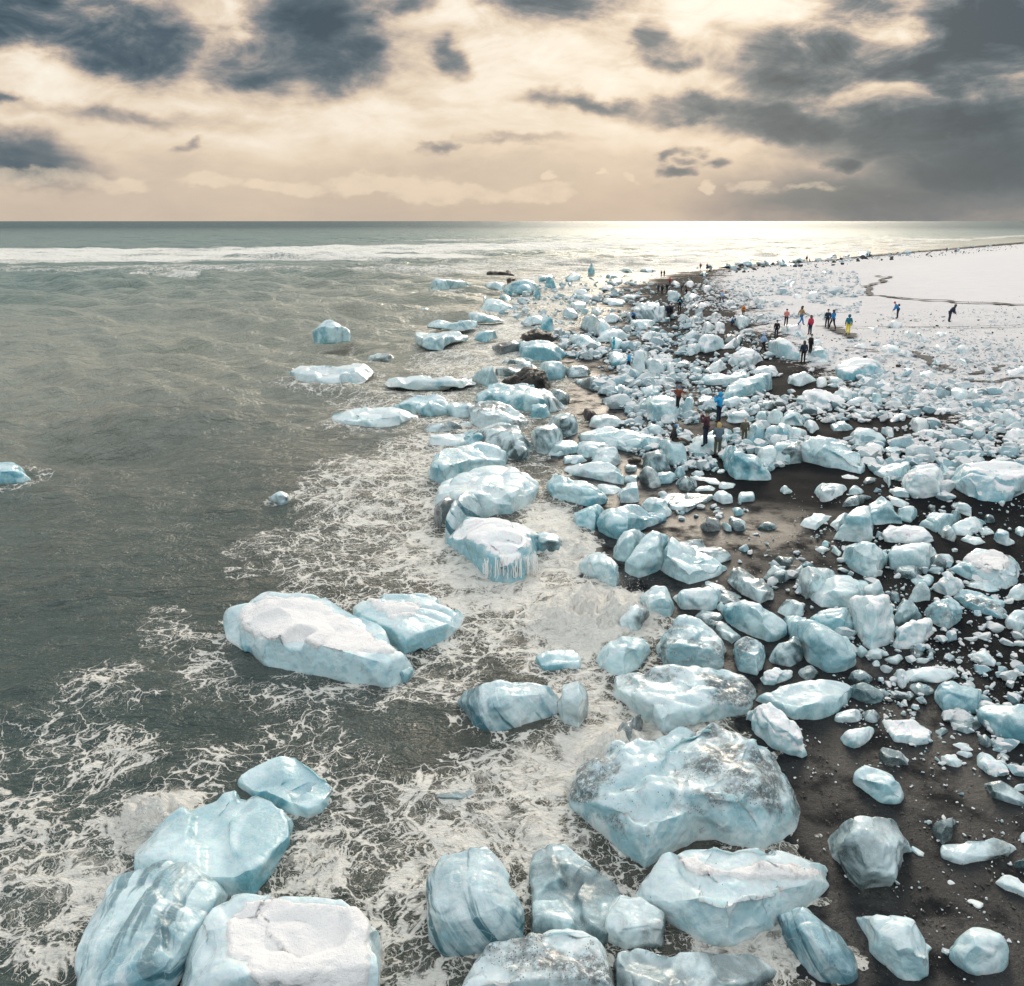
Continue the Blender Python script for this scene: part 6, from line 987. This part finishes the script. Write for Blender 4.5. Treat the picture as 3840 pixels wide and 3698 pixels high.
# ---- water running off the wave-washed berg: thin streams, a part of that berg
def streams():
    host = next(o for o in bpy.data.objects if o.get('label', '').startswith('wedge-shaped berg pouring')); bpy.context.view_layer.update(); dg = bpy.context.evaluated_depsgraph_get(); rs = np.random.RandomState(5); VV, TT = [], []; off = 0
    inv = host.matrix_world.inverted()
    for i in range(75):
        x = rs.uniform(555, 925); f = (x - 555) / 370; y0 = 905 - 35 * f + rs.uniform(-25, 15); y1 = 1030 - 30 * f - 50 * abs(f - .5) + rs.uniform(-25, 10); ox, oy, k = TILE['5']; w = rs.uniform(.010, .028); pts = []
        a = hit(ox + x / k, oy + y1 / k); D = math.hypot(a[0], a[1]) - .12; xx = x
        for j in range(7):
            yy = y0 + (y1 - y0) * j / 6; r = rays(ox + (xx + rs.normal(0, 2.5)) / k, oy + yy / k); hr = math.hypot(r[0], r[1]); d2 = D + .25 * (1 - j / 6) ** 2; pts.append(np.array([r[0] / hr * d2, r[1] / hr * d2, CAM_H + r[2] / hr * d2]))
        pts = np.array(pts); ring = []
        for j, q in enumerate(pts):
            for a_ in range(4): ring.append(q + [w * math.cos(a_ * 1.571), w * math.sin(a_ * 1.571), 0])
        for j in range(6):
            for a_ in range(4): TT.append([off + j * 4 + a_, off + j * 4 + (a_ + 1) % 4, off + (j + 1) * 4 + (a_ + 1) % 4, off + (j + 1) * 4 + a_])
        VV += ring; off += len(ring)
    V = np.array(VV) - np.array(host.location); me = mesh_np('water_streams', V, TT); o = link('water_streams', me, bpy.data.materials['spray'], parent=host); o['kind'] = 'stuff'
streams()
build_sea()

# ---- a label of its own for every remaining piece of ice
def label_rest():
    import re
    cnt = {}; short = []
    for lab, x, y in MARKS:
        s = re.split(r' (?:beside|behind|with|floating|right of|left of|in front|below|drifting|standing|lying|resting|under|on the|on |between|cut by|coated|leaning|near |nearest|carrying|spreading|joined|tucked|at the|awash|that |of a|holding|raising|aiming|seen|among|half|only|alone|looking|stepping|stooping|above|pouring|dusted|wedged|,)', lab)[0].strip().rstrip(',')
        short.append((s, x, y)); cnt[s] = cnt.get(s, 0) + 1
    LM = [(s, x, y) for s, x, y in short if cnt[s] == 1 and 2 <= len(s.split()) <= 5 and 'distant' not in s and 'tiny' not in s]
    for lab, x, y in MARKS:
        m_ = re.match(r'person in (?:a |an )?([a-z\- ]+?jacket)', lab)
        if m_ and sum(m_.group(0) in l for l, _, _ in MARKS) == 1: LM.append((m_.group(0), x, y))
    used = set(l for l, _, _ in MARKS)
    BY, CLASH = {}, []
    for ob, cx, cy, pw, kind, poly in sorted(ICE, key=lambda q: -q[3]):
        w = max(q[0] for q in poly) - min(q[0] for q in poly); h = max(q[1] for q in poly) - min(q[1] for q in poly); asp = w / max(h, 1)
        shp = 'long flat' if asp > 2.6 else 'upright' if asp < 1.05 else 'pointed' if len(poly) <= 5 else 'squat'; noun = 'ice block' if ob.name.startswith('ice_block') else 'ice chunk'; sz = 'small ' if pw < 18 else 'large ' if pw > 60 else ''
        near = sorted(LM, key=lambda q: math.hypot(q[1] - cx, (q[2] - cy) * 1.6)); opts = []
        def rel(q):
            dx, dy = cx - q[1], (cy - q[2]) * 1.6
            return ('right of' if dx > 0 else 'left of') if abs(dx) > abs(dy) else ('in front of' if dy > 0 else 'behind')
        for q in near[:5]: opts.append(f'{sz}{KIND_ADJ[kind]} {shp} {noun} just {rel(q)} the {q[0]}')
        for a in range(10):
            for b in range(a + 1, 16): opts.append(f'{sz}{KIND_ADJ[kind]} {shp} {noun} {rel(near[a])} the {near[a][0]} and {rel(near[b])} the {near[b][0]}')
        pickd = None
        for o_ in opts:
            o_ = o_.replace('the person', 'the person'); 
            if o_ not in used and len(o_.split()) <= 16 + 0: pickd = o_; break
        if pickd is None: pickd = opts[0]; CLASH.append((pickd, ob))
        used.add(pickd); BY.setdefault(pickd, []).append((pw, ob)); tag(ob, pickd, noun, 'ice pieces stranded along the shore')
    for lab in {c[0] for c in CLASH}:                                         # told apart by size
        L = sorted(BY[lab], key=lambda q: -q[0]); words = ['larger', 'smaller'] if len(L) == 2 else ['largest', 'middle-sized', 'smallest', 'tiniest']
        for w_, (_, ob) in zip(words, L): ob['label'] = lab.replace('small ', w_ + ' ', 1) if lab.startswith('small ') else w_ + ' ' + lab.replace(' just ', ' ')
label_rest()
